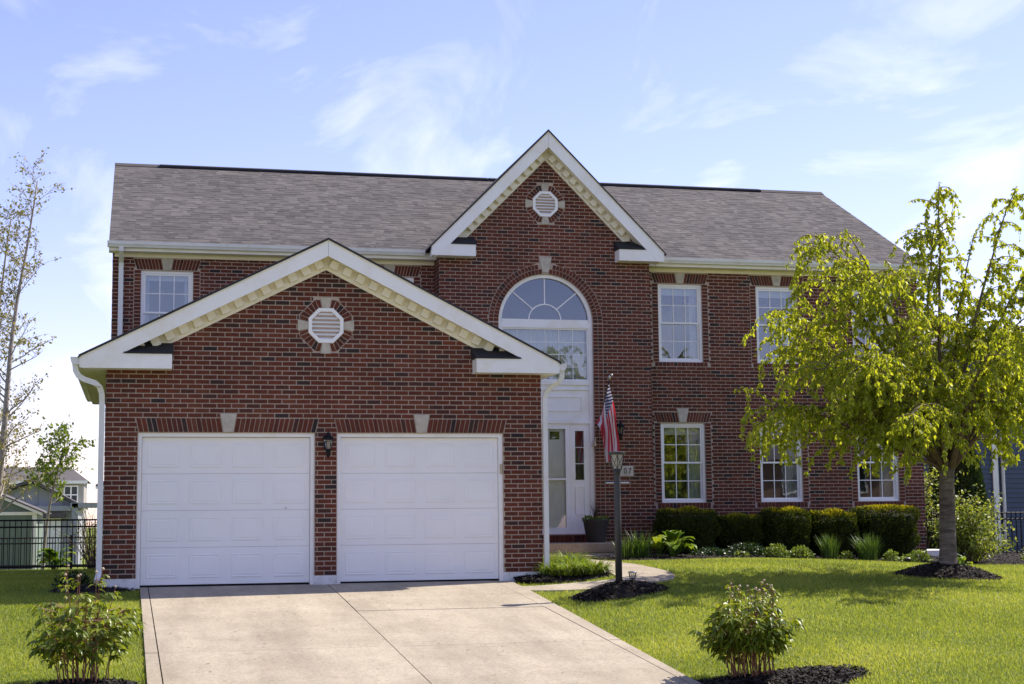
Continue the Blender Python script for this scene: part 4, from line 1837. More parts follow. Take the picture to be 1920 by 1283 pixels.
# interior: floors, partitions and a back wall so that the rooms are closed and dim
box(ML + .25, MR - .25, MY + .3, BACK - .25, 3.0, 3.2).build('upper_floor', 'interior_floor', house)
box(ML + .25, MR - .25, MY + .25, BACK - .25, .3, .42).build('ground_floor', 'interior_floor', house)
box(ML + .25, MR - .25, 10.6, 10.75, .42, 5.6).build('inner_wall', 'interior_wall', house)
box(9.5, 9.62, MY + .25, 10.6, .42, 5.6).build('inner_wall', 'interior_wall', house)
box(BL + .21, BR_ - .21, BY + .3, MY + .2, .3, .34).build('hall_floor', 'interior_floor', house)
box(ML + .2, MR - .2, MY + .2, BACK - .2, 5.60, 5.68).build('upper_ceiling', 'interior_wall', house)

# ---- porch and steps
porch = thing('front_porch', 'low concrete porch with a step in front of the white entry door', 'porch', (8.1, 4.7, 0))
box(6.35, 9.03, 4.70, BY - .065, .165, .335).build('porch_slab', 'concrete_porch', porch, bevel=.012)
box(6.40, 8.98, 4.76, BY - .07, -.3, .164).build('porch_base', 'plinth_paint', porch)
box(6.45, 8.30, 4.32, 4.695, -.2, .125).build('step', 'concrete_porch', porch, bevel=.01)

# ------------------------------------------------------------------ wall lanterns
def wall_lantern(x, y, z, label, s=1.0):
    """black coach lantern on a wall at y; z is the top of its cap."""
    t = thing('wall_lantern', label, 'lantern', (x, y, z - .34 * s), 'black wall lanterns')
    c = (x, y - .13 * s, z - .34 * s)
    MB().lathe([(.012, .33), (.02, .325), (.028, .30), (.075, .27), (.082, .245), (.082, .235), (.02, .24)][::-1] and [(.02, .235), (.082, .235), (.082, .25), (.07, .272), (.03, .295), (.018, .32), (.010, .345), (.006, .36)], c, 12).build('cap', 'black_metal', t, True)
    MB().lathe([(.036, .10), (.045, .14), (.066, .232)], c, 6).build('glass_shade', 'lamp_glass', t)
    for k in range(6):
        a = k * math.pi / 3
        MB().tube([(c[0] + .037 * math.cos(a), c[1] + .037 * math.sin(a), c[2] + .10), (c[0] + .046 * math.cos(a), c[1] + .046 * math.sin(a), c[2] + .14), (c[0] + .067 * math.cos(a), c[1] + .067 * math.sin(a), c[2] + .234)], .004, 5).build('glazing_bar', 'black_metal', t)
    MB().lathe([(.012, .10), (.022, .125), (.026, .16), (.024, .19), (.012, .205)], c, 12).build('bulb', 'frosted_glass', t, True)
    MB().lathe([(.008, -.02), (.022, 0), (.03, .03), (.028, .06), (.042, .085), (.044, .10), (.012, .102)], c, 12).build('base_cup', 'black_metal', t, True)
    MB().tube([(x, y, c[2] + .20), (x, y - .04, c[2] + .10), (x, y - .09, c[2] + .01), (c[0], c[1], c[2] + .005)], .012, 8).build('arm', 'black_metal', t, True)
    box(x - .045, x + .045, y - .018, y - .008, c[2] + .10, c[2] + .30).build('back_plate', 'black_metal', t, bevel=.01)
    return t


wall_lantern(3.085, 0, 2.025, 'black lantern on the brick pier between the two garage doors')
wall_lantern(9.345, BY, 2.60, 'black lantern on the brick wall behind the flag')

# ------------------------------------------------------------------ lamp post
LZ = h(*LAMP) + .12
lx, ly = LAMP
lp = thing('lamp_post', 'dark lamp post with tapered lantern head in a mulch mound on the lawn', 'lamp post', (lx, ly, LZ - .1))
PT = 1.40        # post top, world z
MB().lathe([(.046, LZ - .2), (.046, LZ + .9), (.045, PT - .10), (.040, PT - .04), (.052, PT - .03), (.052, PT), (.03, PT + .01)], (lx, ly, 0), 16).build('post', 'bronze_post', lp, True)
MB().tube([(lx - .17, ly, 1.23), (lx + .17, ly, 1.23)], .009, 8).build('crossbar', 'chrome', lp)
for sg in (-1, 1):
    MB().lathe([(.004, -.012), (.013, -.006), (.013, .006), (.004, .012)], (lx + sg * .17, ly, 1.23), 8).build('crossbar_knob', 'bronze_post', lp)
lb, lt = PT + .012, PT + .205
nb = 6
MB().lathe([(.05, lb - .015), (.068, lb - .01), (.068, lb + .004), (.05, lb + .006)], (lx, ly, 0), 18).build('lantern_base', 'bronze_post', lp)
rb, rt = .066, .102
for k in range(nb):
    a0, a1 = 2 * math.pi * k / nb + .3, 2 * math.pi * (k + 1) / nb + .3
    P = [Vector((lx + r_ * math.cos(a), ly + r_ * math.sin(a), z)) for r_, a, z in ((rb, a0, lb), (rb, a1, lb), (rt, a1, lt), (rt, a0, lt))]
    inn = [Vector((lx, ly, p.z)) + (p - Vector((lx, ly, p.z))) * .95 for p in P]
    m = MB()
    m.add(P and [p * 1 for p in inn], [(0, 1, 2, 3)])
    m.build('pane', 'frosted_glass', lp)
    MB().tube([P[0], P[3]], .0055, 6).build('glazing_bar', 'bronze_post', lp)
    MB().tube([P[0], P[2]], .0038, 5).build('cross_bar', 'bronze_post', lp)
    MB().tube([P[1], P[3]], .0038, 5).build('cross_bar', 'bronze_post', lp)
MB().lathe([(.10, lt - .004), (.116, lt), (.118, lt + .03), (.10, lt + .036), (.03, lt + .04)], (lx, ly, 0), 20).build('lantern_cap', 'bronze_post', lp)


def path_light(x, y, z, label, s=1.0):
    t = thing('path_light', label, 'garden light', (x, y, z), 'small solar garden lights')
    MB().tube([(x, y, z - .1), (x, y, z + .03)], .008, 6).build('stake', 'bronze_post', t)
    MB().lathe([(.03 * s, .02), (.036 * s, .03), (.045 * s, .10), (.042 * s, .10)], (x, y, z), 12).build('lens', 'lamp_glass', t)
    for k in range(6):
        a = k * math.pi / 3
        MB().tube([(x + .037 * s * math.cos(a), y + .037 * s * math.sin(a), z + .03), (x + .046 * s * math.cos(a), y + .046 * s * math.sin(a), z + .10)], .003, 4).build('rib', 'bronze_post', t)
    MB().lathe([(.058 * s, .098), (.060 * s, .108), (.045 * s, .118), (.02 * s, .122)], (x, y, z), 14).build('cap', 'chrome', t)
    MB().lathe([(.02 * s, .012), (.036 * s, .018), (.036 * s, .028), (.02 * s, .03)], (x, y, z), 12).build('collar', 'bronze_post', t)
    return t


path_light(6.86, -2.42, h(6.86, -2.42) + .12, 'small solar light beside the lamp post on the mulch', 1.1)
path_light(11.05, 4.22, float(bed_z(11.05, 4.22)) - .04, 'low solar light at the bed edge, left of the pale green clumps')
path_light(14.05, 3.75, float(bed_z(14.05, 3.75)) - .04, 'low solar light at the bed edge near the tall right hedge')

# ------------------------------------------------------------------ flag
fb_, ft_ = Vector((8.846, BY - .075, 2.185)), Vector((8.945, 5.30, 3.33))
fl = thing('flag', 'striped flag with blue starred canton hanging from a pole beside the white entry', 'flag', tuple(fb_))
pd = (ft_ - fb_).normalized()
MB().tube([fb_, ft_], .011, 8).build('pole', 'bronze_post', fl)
MB().tube([fb_ + pd * .0, fb_ + pd * .14], .018, 8).build('bracket_tube', 'chrome', fl)
box(8.82, 8.872, BY - .075, BY - .001 + .05, 2.13, 2.235).build('bracket_plate', 'chrome', fl, bevel=.005)
MB().lathe([(.012, -.02), (.016, 0), (.026, .018), (.030, .035), (.022, .055), (.010, .066)], tuple(ft_ + pd * .02), 12).build('finial', 'chrome', fl, True)
MB().lathe([(.006, -.015), (.022, 0), (.026, .018), (.016, .034)], tuple(ft_ + pd * .06 + Vector((.03, 0, .02))), 10).build('finial', 'chrome', fl, True)
NU, NV = 46, 40
HO = .76
ctrl = [(0.0, (9.15, 5.22, 1.99)), (.22, (9.09, 5.29, 1.86)), (.45, (9.0, 5.20, 1.84)), (.62, (8.93, 5.30, 1.79)), (.75, (8.90, 5.24, 1.92)), (.86, (8.845, 5.36, 2.40)), (1.0, (8.80, 5.50, 2.56))]
vs, uvs = [], []
for j in range(NV + 1):
    s_ = j / NV
    A = ft_ - pd * (.05 + s_ * (HO - .05))
    for (s0, p0), (s1, p1) in zip(ctrl[:-1], ctrl[1:]):
        if s0 <= s_ <= s1:
            k = (s_ - s0) / (s1 - s0)
            k = k * k * (3 - 2 * k)
            B_ = Vector(p0).lerp(Vector(p1), k)
            break
    for i in range(NU + 1):
        t = i / NU
        P = A.lerp(B_ + Vector((-.075, 0, 0)), t)
        e = t ** .8
        P.x += .045 * math.sin(math.pi * t) * (1 - 1.7 * s_) + .018 * math.sin(s_ * 17 + t * 2) * e + .012 * math.sin(t * 9 + s_ * 5) * e
        P.y += .055 * math.sin(s_ * 19 + .6) * min(1, t * 2.2) + .018 * math.sin(t * 11)
        P.z -= .10 * math.sin(math.pi * t) * (s_ * .5)
        vs.append(P)
        uvs.append((t, s_))
m = MB()
m.add(vs, [(j * (NU + 1) + i, j * (NU + 1) + i + 1, (j + 1) * (NU + 1) + i + 1, (j + 1) * (NU + 1) + i) for j in range(NV) for i in range(NU)])
fo_ = m.build('cloth', 'flag_cloth', fl, True)
uvl = fo_.data.uv_layers.new(name='UVMap')
for lp_ in fo_.data.loops:
    uvl.data[lp_.index].uv = uvs[lp_.vertex_index]

# ------------------------------------------------------------------ house number plaque
pl = thing('house_number', 'pale stone house number plaque reading 07 on the brick wall', 'sign', (9.46, BY - .01, 1.665))
box(9.28, 9.62, BY - .028, BY - .0085, 1.565, 1.765).build('plaque', 'house_number_stone', pl, bevel=.004)
for ch_, dx_ in (('0', 9.455), ('7', 9.545)):
    cu = bpy.data.curves.new('digit', 'FONT')
    cu.body = ch_
    cu.size = .155
    cu.extrude = .002
    cu.align_x = 'CENTER'
    tmp = bpy.data.objects.new('digit_tmp', cu)
    COL.objects.link(tmp)
    dg = bpy.context.evaluated_depsgraph_get()
    me = bpy.data.meshes.new_from_object(tmp.evaluated_get(dg))
    me.transform(Matrix.Rotation(R(90), 4, 'X') @ Matrix.Shear('XZ', 4, (0.0, 0.0)))
    bpy.data.objects.remove(tmp)
    me.transform(Matrix.Diagonal((.82, 1, 1, 1)))
    me.transform(Matrix.Translation((dx_ - 9.46, -.0205, 1.612 - 1.665)))
    me.materials.clear()
    obj_from('digit', me, 'ink', pl)


# ------------------------------------------------------------------ plants
def clump(name, label, cat, x, y, z, n, L, Wd, spread, lean, mat, group=None, seed=0, seg=4, droop=1.0, rlo=0.0, rhi=1.0):
    g_ = np.random.default_rng(seed + 100)
    t = thing(name, label, cat, (x, y, z), group)
    r_ = spread * np.sqrt(g_.uniform(0, 1, n))
    a = g_.uniform(0, 2 * np.pi, n)
    B = np.stack([x + r_ * np.cos(a), y + r_ * np.sin(a), np.full(n, z - .01)], 1)
    az = a + g_.normal(0, .6, n)
    Vv, Fv = blade_arrays(B, az, g_.uniform(lean[0], lean[1], n), g_.uniform(L[0], L[1], n), g_.uniform(Wd[0], Wd[1], n), seg, droop)
    o = np_mesh('leaves', Vv, Fv, np.repeat(g_.uniform(rlo, rhi, n), seg), mat, t, True)
    o['kind'] = 'stuff'
    return t


# arching day-lily clumps in the island bed
lil = [(6.42, -.05, 'arching day lily clump against the garage corner downspout'), (6.62, -.30, 'arching day lily clump at the front of the island bed'), (6.88, -.42, 'arching day lily clump nearest the lamp post'),
       (6.55, .75, 'arching day lily clump halfway along the garage wall'), (6.85, .45, 'arching day lily clump in the middle of the island bed'), (6.60, 1.7, 'arching day lily clump at the back of the island bed'), (6.98, 1.2, 'arching day lily clump beside the walk')]
for i, (x, y, lb_) in enumerate(lil):
    clump('day_lily', lb_, 'plant', x, y, float(isl_z(x, y)), 230, (.22, .42), (.007, .013), .20, (.75, 1.4), 'lily_leaf', 'day lilies in the island bed', i, 5, 1.15)
# strappy clump left of the hosta, daffodil foliage by the hedge
clump('iris_clump', 'upright strappy green clump between porch and hosta', 'plant', 9.05, 4.0, float(bed_z(9.05, 4.0)), 150, (.30, .58), (.008, .014), .2, (.1, .75), 'iris_leaf', None, 40, 5)
clump('iris_clump', 'small upright strappy clump at the porch edge', 'plant', 8.75, 3.85, float(bed_z(8.75, 3.85)), 80, (.22, .42), (.007, .012), .15, (.1, .8), 'iris_leaf', None, 41, 5)
clump('daffodil_clump', 'upright daffodil foliage in front of the fourth hedge', 'plant', 12.72, 4.15, float(bed_z(12.72, 4.15)), 190, (.32, .52), (.006, .010), .13, (.05, .5), 'iris_leaf', 'daffodil foliage in the bed', 42, 5, 1, .3, 1)
clump('daffodil_clump', 'upright daffodil foliage in front of the rightmost hedge', 'plant', 13.42, 4.05, float(bed_z(13.42, 4.05)), 260, (.34, .56), (.006, .010), .17, (.05, .62), 'iris_leaf', 'daffodil foliage in the bed', 43, 5, 1, .3, 1)


def low_plant(name, label, x, y, z, rx, ry, hh, n, L, mat, group=None, seed=0, cat='plant'):
    g_ = np.random.default_rng(seed + 500)
    t = thing(name, label, cat, (x, y, z), group)
    th = g_.uniform(0, 2 * np.pi, n)
    ph = np.arccos(g_.uniform(0.0, 1, n))
    rad = g_.uniform(.55, 1.0, n)
    nrm = np.stack([np.sin(ph) * np.cos(th), np.sin(ph) * np.sin(th), np.cos(ph)], 1)
    C = np.array([x, y, z]) + nrm * rad[:, None] * np.array([rx, ry, hh])
    D = nrm + g_.normal(0, .55, (n, 3))
    N = nrm + g_.normal(0, .5, (n, 3)) + np.array([0, 0, .8])
    Ls = L * g_.uniform(.7, 1.3, n)
    leaves('foliage', C, D, N, Ls, Ls * .3, mat, t, g_.beta(2, 2, n))
    m_ = MB()
    for k in range(7):
        a = k * 2 * math.pi / 7
        m_.tube([(x, y, z - .03), (x + rx * .5 * math.cos(a), y + ry * .5 * math.sin(a), z + hh * .7)], .005, 4)
    st_ = m_.build('stems', 'twig', t)
    st_['kind'] = 'stuff'
    return t


for i, (x, y, rx, hh, n, L, mt, nm, lb_) in enumerate([
        (10.55, 4.45, .40, .14, 900, .05, 'low_leaf', 'ground_cover', 'low dark green ground cover right of the hosta'), (11.25, 4.55, .42, .24, 1100, .05, 'low_leaf', 'ground_cover', 'feathery dark green plant in front of the second hedge'),
        (11.05, 4.25, .16, .10, 300, .04, 'sedum_leaf', 'sedum', 'tiny pale plant near the bed light'), (11.72, 4.25, .24, .24, 650, .05, 'sedum_leaf', 'sedum', 'pale green leafy clump in front of the third hedge, left of two'),
        (12.18, 4.2, .24, .22, 600, .055, 'sedum_leaf', 'sedum', 'pale green leafy clump in front of the third hedge, right of two'), (13.05, 4.15, .14, .16, 300, .045, 'sedum_leaf', 'sedum', 'small pale clump between the two daffodil clumps'),
        (13.85, 4.0, .16, .20, 350, .045, 'sedum_leaf', 'sedum', 'round pale clump right of the daffodils'), (14.12, 3.85, .2, .14, 350, .05, 'sedum_leaf', 'sedum', 'low pale clump at the bed edge below the right hedge'),
        (14.45, 4.05, .22, .22, 500, .05, 'sedum_leaf', 'sedum', 'pale clump at the right end of the yew hedge'), (-.42, .62, .28, .22, 500, .05, 'low_leaf', 'ground_cover', 'dark low plant in the mulch by the garage corner'),
        (16.6, 3.8, .2, .12, 300, .05, 'sedum_leaf', 'sedum', 'small pale plant beyond the tree mound')]):
    zz = float(bed_z(x, y)) - .02 if x > 1 else h(x, y)
    low_plant(nm, lb_, x, y, zz, rx, rx * .8, hh, n, L, mt, None, i)


# hosta: each broad leaf is a part
def hosta(name, label, x, y, z, n, size, seed, mat='hosta_leaf'):
    g_ = random.Random(seed)
    t = thing(name, label, 'plant', (x, y, z))
    for i in range(n):
        a = g_.uniform(0, 2 * math.pi)
        tilt = g_.uniform(.15, 1.0)
        L = size * g_.uniform(.75, 1.2)
        Wd = L * .36
        st_len = L * g_.uniform(.6, 1.15) * (1.15 - tilt * .3)
        d = Vector((math.cos(a) * math.sin(tilt * .9), math.sin(a) * math.sin(tilt * .9), math.cos(tilt * .9)))
        base = Vector((x, y, z)) + Vector((math.cos(a), math.sin(a), 0)) * size * .12
        p0 = base + d * st_len
        el = math.pi / 2 - tilt * 1.0
        side = Vector((-math.sin(a), math.cos(a), 0))
        m_ = MB()
        vs = []
        p = p0.copy()
        ns = 6
        for k in range(ns + 1):
            q = k / ns
            w = Wd * (math.sin(math.pi * min(1, q * .88 + .12)) ** .75) * (1 if k < ns else .05)
            cup = .16 * w
            for j in (-1, -.5, 0, .5, 1):
                vs.append(p + side * w * j + Vector((0, 0, cup * abs(j) * 1.3 + .008 * math.sin(q * 14 + j * 3))))
            dr = Vector((math.cos(a) * math.cos(el), math.sin(a) * math.cos(el), math.sin(el)))
            p = p + dr * L / ns
            el -= .30
        fs = [(k * 5 + j, k * 5 + j + 1, (k + 1) * 5 + j + 1, (k + 1) * 5 + j) for k in range(ns) for j in range(4)]
        m_.rv = g_.uniform(.1, 1)
        m_.add(vs, fs)
        lf = m_.build('leaf', mat, t, True, rnd=True)
        MB().tube([base - Vector((0, 0, .03)), base + d * st_len * .5, p0 + Vector((0, 0, .002))], .006, 5).build('leaf_stalk', mat, lf)
    return t


hosta('hosta', 'large broad leaved hosta in front of the first hedge', 9.72, 4.15, float(bed_z(9.72, 4.15)), 30, .27, 3)
hosta('hosta', 'smaller hosta to the left of the large hosta', 9.40, 4.02, float(bed_z(9.4, 4.02)), 12, .2, 5)
hosta('hosta', 'bright hosta just behind the black fence at the left', -1.40, 16.2, h(-1.40, 16.2), 34, .30, 6)
hosta('hosta', 'tiny pale hosta right of the tree mound', 13.6, .9, h(13.6, .9), 9, .13, 8)


# yew hedges
def hedge(label, x0, x1, y0, y1, z1, seed):
    g_ = np.random.default_rng(seed)
    xc, yc = (x0 + x1) / 2, (y0 + y1) / 2
    z0 = float(bed_z(xc, 4.6)) - .02
    t = thing('yew_hedge', label, 'hedge', (xc, yc, z0), 'clipped yew hedges along the brick wall')
    hx, hy, hz = (x1 - x0) / 2, (y1 - y0) / 2, (z1 - z0)
    n = 15000
    d = g_.normal(0, 1, (n, 3))
    e = 5.0
    d /= (np.abs(d[:, :1]) ** e + np.abs(d[:, 1:2]) ** e + np.abs(d[:, 2:]) ** e) ** (1 / e)
    jit = .94 + .09 * np.sin(d[:, 0:1] * 7 + seed) * np.sin(d[:, 2:3] * 6 + 1.3 * seed) - .08 * g_.random((n, 1)) ** 1.5
    taper = 1 - .20 * np.clip(-d[:, 2:3] * .7 + .2, 0, 1)
    C = np.array([xc, yc, z0 + hz * .5]) + d * jit * np.array([hx, hy, hz * .5]) * np.concatenate([taper, taper, np.ones((n, 1))], 1)
    D = d + np.array([0, 0, .55]) + g_.normal(0, .45, (n, 3))
    N = d + g_.normal(0, .8, (n, 3))
    L = g_.uniform(.03, .065, n)
    up = np.clip((d[:, 2] - .80) / .2, 0, 1)  # tops yellowed: new growth, plus sunlight put into the needle colour
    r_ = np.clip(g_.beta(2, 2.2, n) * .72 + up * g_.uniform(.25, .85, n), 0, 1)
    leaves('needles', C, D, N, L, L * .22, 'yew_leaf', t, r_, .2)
    # dense inner branches
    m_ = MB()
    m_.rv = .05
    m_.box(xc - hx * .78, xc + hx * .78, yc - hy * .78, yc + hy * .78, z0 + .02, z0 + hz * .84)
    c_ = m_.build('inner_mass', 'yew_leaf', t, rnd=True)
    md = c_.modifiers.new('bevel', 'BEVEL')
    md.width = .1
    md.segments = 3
    return t


hedge('clipped yew hedge under the first window, next to the hosta', 9.88, 11.02, 5.0, 5.95, .945, 1)
hedge('lower dark yew hedge, second from the porch', 11.06, 11.92, 5.12, 5.95, .81, 2)
hedge('yew hedge in the middle of the five', 11.96, 12.80, 4.92, 5.95, .935, 3)
hedge('yew hedge second from the right wall corner', 12.90, 13.82, 5.02, 5.95, .872, 4)
hedge('tallest widest yew hedge at the right wall corner', 13.88, 15.05, 4.92, 6.0, .975, 5)


# peony bushes
def peony(label, x, y, seed, hh, rad, n_st, n_bud):
    g_ = np.random.default_rng(seed)
    z = h(x, y) + .03
    t = thing('peony_bush', label, 'bush', (x, y, z), 'peony bushes beside the driveway')
    stems, LC, LD, LN, LL, LR = MB(), [], [], [], [], []
    for i in range(n_st):
        a = g_.uniform(0, 2 * np.pi)
        r0 = rad * .55 * math.sqrt(g_.uniform(0, 1))
        r1 = rad * g_.uniform(.25, .95)
        b = Vector((x + r0 * math.cos(a), y + r0 * math.sin(a), z - .03))
        bud = i < n_bud
        top = hh * (g_.uniform(.80, 1.03) if bud else g_.uniform(.40, .80))
        if bud:
            r1 *= .8
        pts = []
        for k in range(6):
            q = k / 5
            rr_ = r0 + (r1 - r0) * q ** 1.4
            pts.append(Vector((x + rr_ * math.cos(a), y + rr_ * math.sin(a), z + top * q)) + Vector(g_.normal(0, .008, 3)))
        stems.tube(pts, [.0055 - .0006 * k for k in range(6)], 5)
        if bud:
            s_ = .0125 * g_.uniform(.8, 1.2)
            MB().lathe([(.2 * s_, -.9 * s_), (.75 * s_, -.6 * s_), (s_, 0), (.75 * s_, .6 * s_), (.2 * s_, .95 * s_)], tuple(pts[-1]), 10).build('flower_bud', 'peony_bud', t, True)
        # compound leaves: three to five drooping leaflets on a stalk
        nlf = 7 if not bud else 9
        for k in range(nlf):
            q = g_.uniform(.42, 1.0) if not bud else (g_.uniform(.35, .75) if k < 4 else g_.uniform(.78, .98))
            p = pts[int(q * 4.99)].lerp(pts[min(5, int(q * 4.99) + 1)], (q * 4.99) % 1)
            aa = a + g_.normal(0, 1.2)
            stalk = (g_.uniform(.07, .16) if (not bud or k < 4) else g_.uniform(.01, .04))
            e_ = p + Vector((math.cos(aa) * stalk, math.sin(aa) * stalk, stalk * g_.uniform(.0, .5)))
            stems.tube([p, e_], .0028, 4)
            nl_ = int(g_.integers(3, 7)) if stalk > .05 else 3
            for j in range(nl_):
                da = aa + (j - (nl_ - 1) / 2) * .62 + g_.normal(0, .15)
                dz_ = g_.uniform(-.75, .05)
                LC.append(e_)
                LD.append((math.cos(da), math.sin(da), dz_))
                LN.append((math.cos(da) * .5 + g_.normal(0, .3), math.sin(da) * .5 + g_.normal(0, .3), 1))
                LL.append(g_.uniform(.075, .13) if stalk > .05 else g_.uniform(.045, .075))
                LR.append(np.clip(g_.beta(2, 2.5) * .8 + .25 * (p.z - z) / hh * g_.uniform(0, 1), 0, 1))
    s_o = stems.build('stems', 'peony_stem', t)
    s_o['kind'] = 'stuff'
    # leaflets: three-segment bent strips
    C, D, N, L = np.array([tuple(q) for q in LC]), np.array(LD), np.array(LN), np.array(LL)
    D /= np.linalg.norm(D, axis=1, keepdims=True)
    S = np.cross(D, N)
    S /= np.linalg.norm(S, axis=1, keepdims=True)
    Nn = np.cross(S, D)
    n = len(C)
    Wd = (L * g_.uniform(.15, .20, n))[:, None]
    Lc = L[:, None]
    rows_ = []
    for q, w, dn in ((0, .12, 0), (.35, 1, .03), (.7, .72, -.04), (1, .03, -.22)):
        c_ = C + D * Lc * q + Nn * Lc * dn
        rows_ += [c_ - S * Wd * w + Nn * Wd * w * .35, c_, c_ + S * Wd * w + Nn * Wd * w * .35]
    V_ = np.stack(rows_, 1).reshape(-1, 3)
    f0 = np.array([[r_ * 3 + j, r_ * 3 + j + 1, r_ * 3 + j + 4, r_ * 3 + j + 3] for r_ in range(3) for j in range(2)])
    F_ = (f0[None] + (np.arange(n) * 12)[:, None, None]).reshape(-1, 4)
    o = np_mesh('foliage', V_, F_, np.repeat(np.array(LR), 6), 'peony_leaf', t, True)
    o['kind'] = 'stuff'
    return t


peony('glossy green peony bush with many buds on the right lawn', PEO_R[0], PEO_R[1], 3, .86, .42, 58, 20)
peony('glossy green peony bush with a few tall buds on the left lawn', PEO_L[0], PEO_L[1], 9, 1.02, .44, 38, 7)

# planter on the porch
px_, py_, pz_ = 8.73, 5.62, .337
pot = thing('planter', 'dark grey planter with spiky grass and yellow flowers on the porch', 'planter', (px_, py_, pz_))
MB().lathe([(.165, 0), (.17, .01), (.235, .385), (.245, .40), (.245, .42), (.222, .42), (.215, .36)], (px_, py_, pz_), 28).build('pot', 'pot_grey', pot, True)
MB().lathe([(.01, .372), (.21, .372), (.212, .376), (.01, .38)], (px_, py_, pz_), 24).build('soil', 'soil', pot)
Vv, Fv = blade_arrays(np.tile(np.array([[px_, py_, pz_ + .37]]), (26, 1)), rng.uniform(0, 6.28, 26), rng.uniform(.05, .75, 26), rng.uniform(.25, .48, 26), np.full(26, .008), 4)
np_mesh('spike_grass', Vv, Fv, np.repeat(rng.random(26), 4), 'spike_leaf', pot, True)['kind'] = 'stuff'
n = 260
a = rng.uniform(0, 6.28, n)
r_ = .23 * np.sqrt(rng.uniform(0.1, 1.25, n))
C = np.stack([px_ + r_ * np.cos(a), py_ + r_ * np.sin(a), pz_ + .40 + rng.uniform(-.02, .07, n)], 1)
leaves('pansy_foliage', C, rng.normal(0, 1, (n, 3)), rng.normal(0, .4, (n, 3)) + np.array([0, 0, 1]), np.full(n, .05), np.full(n, .018), 'lily_leaf', pot, rng.random(n) * .7)
for k in range(14):
    a_ = random.uniform(0, 6.28)
    rr_ = random.uniform(.05, .25)
    c = (px_ + rr_ * math.cos(a_), py_ + rr_ * math.sin(a_), pz_ + .45 + random.uniform(-.02, .03))
    MB().lathe([(.006, -.008), (.022, 0), (.024, .004), (.006, .008)], c, 7).build('flower', 'pansy', pot)


# ------------------------------------------------------------------ trees
def grow(g_, p, d, L, r0, r1, nseg, grav=0.0, wander=.12, up=0.0):
    pts, rad = [Vector(p)], [r0]
    d = Vector(d).normalized()
    for k in range(nseg):
        t = (k + 1) / nseg
        d = (d + Vector(g_.normal(0, wander, 3)) * .5 + Vector((0, 0, up / nseg - grav * t / nseg * 2))).normalized()
        pts.append(pts[-1] + d * (L / nseg))
        rad.append(r0 + (r1 - r0) * t)
    return pts, rad


def at_(pts, t):
    q = min(len(pts) - 1.001, max(0, t * (len(pts) - 1)))
    i = int(q)
    return pts[i].lerp(pts[i + 1], q - i), (pts[i + 1] - pts[i]).normalized()


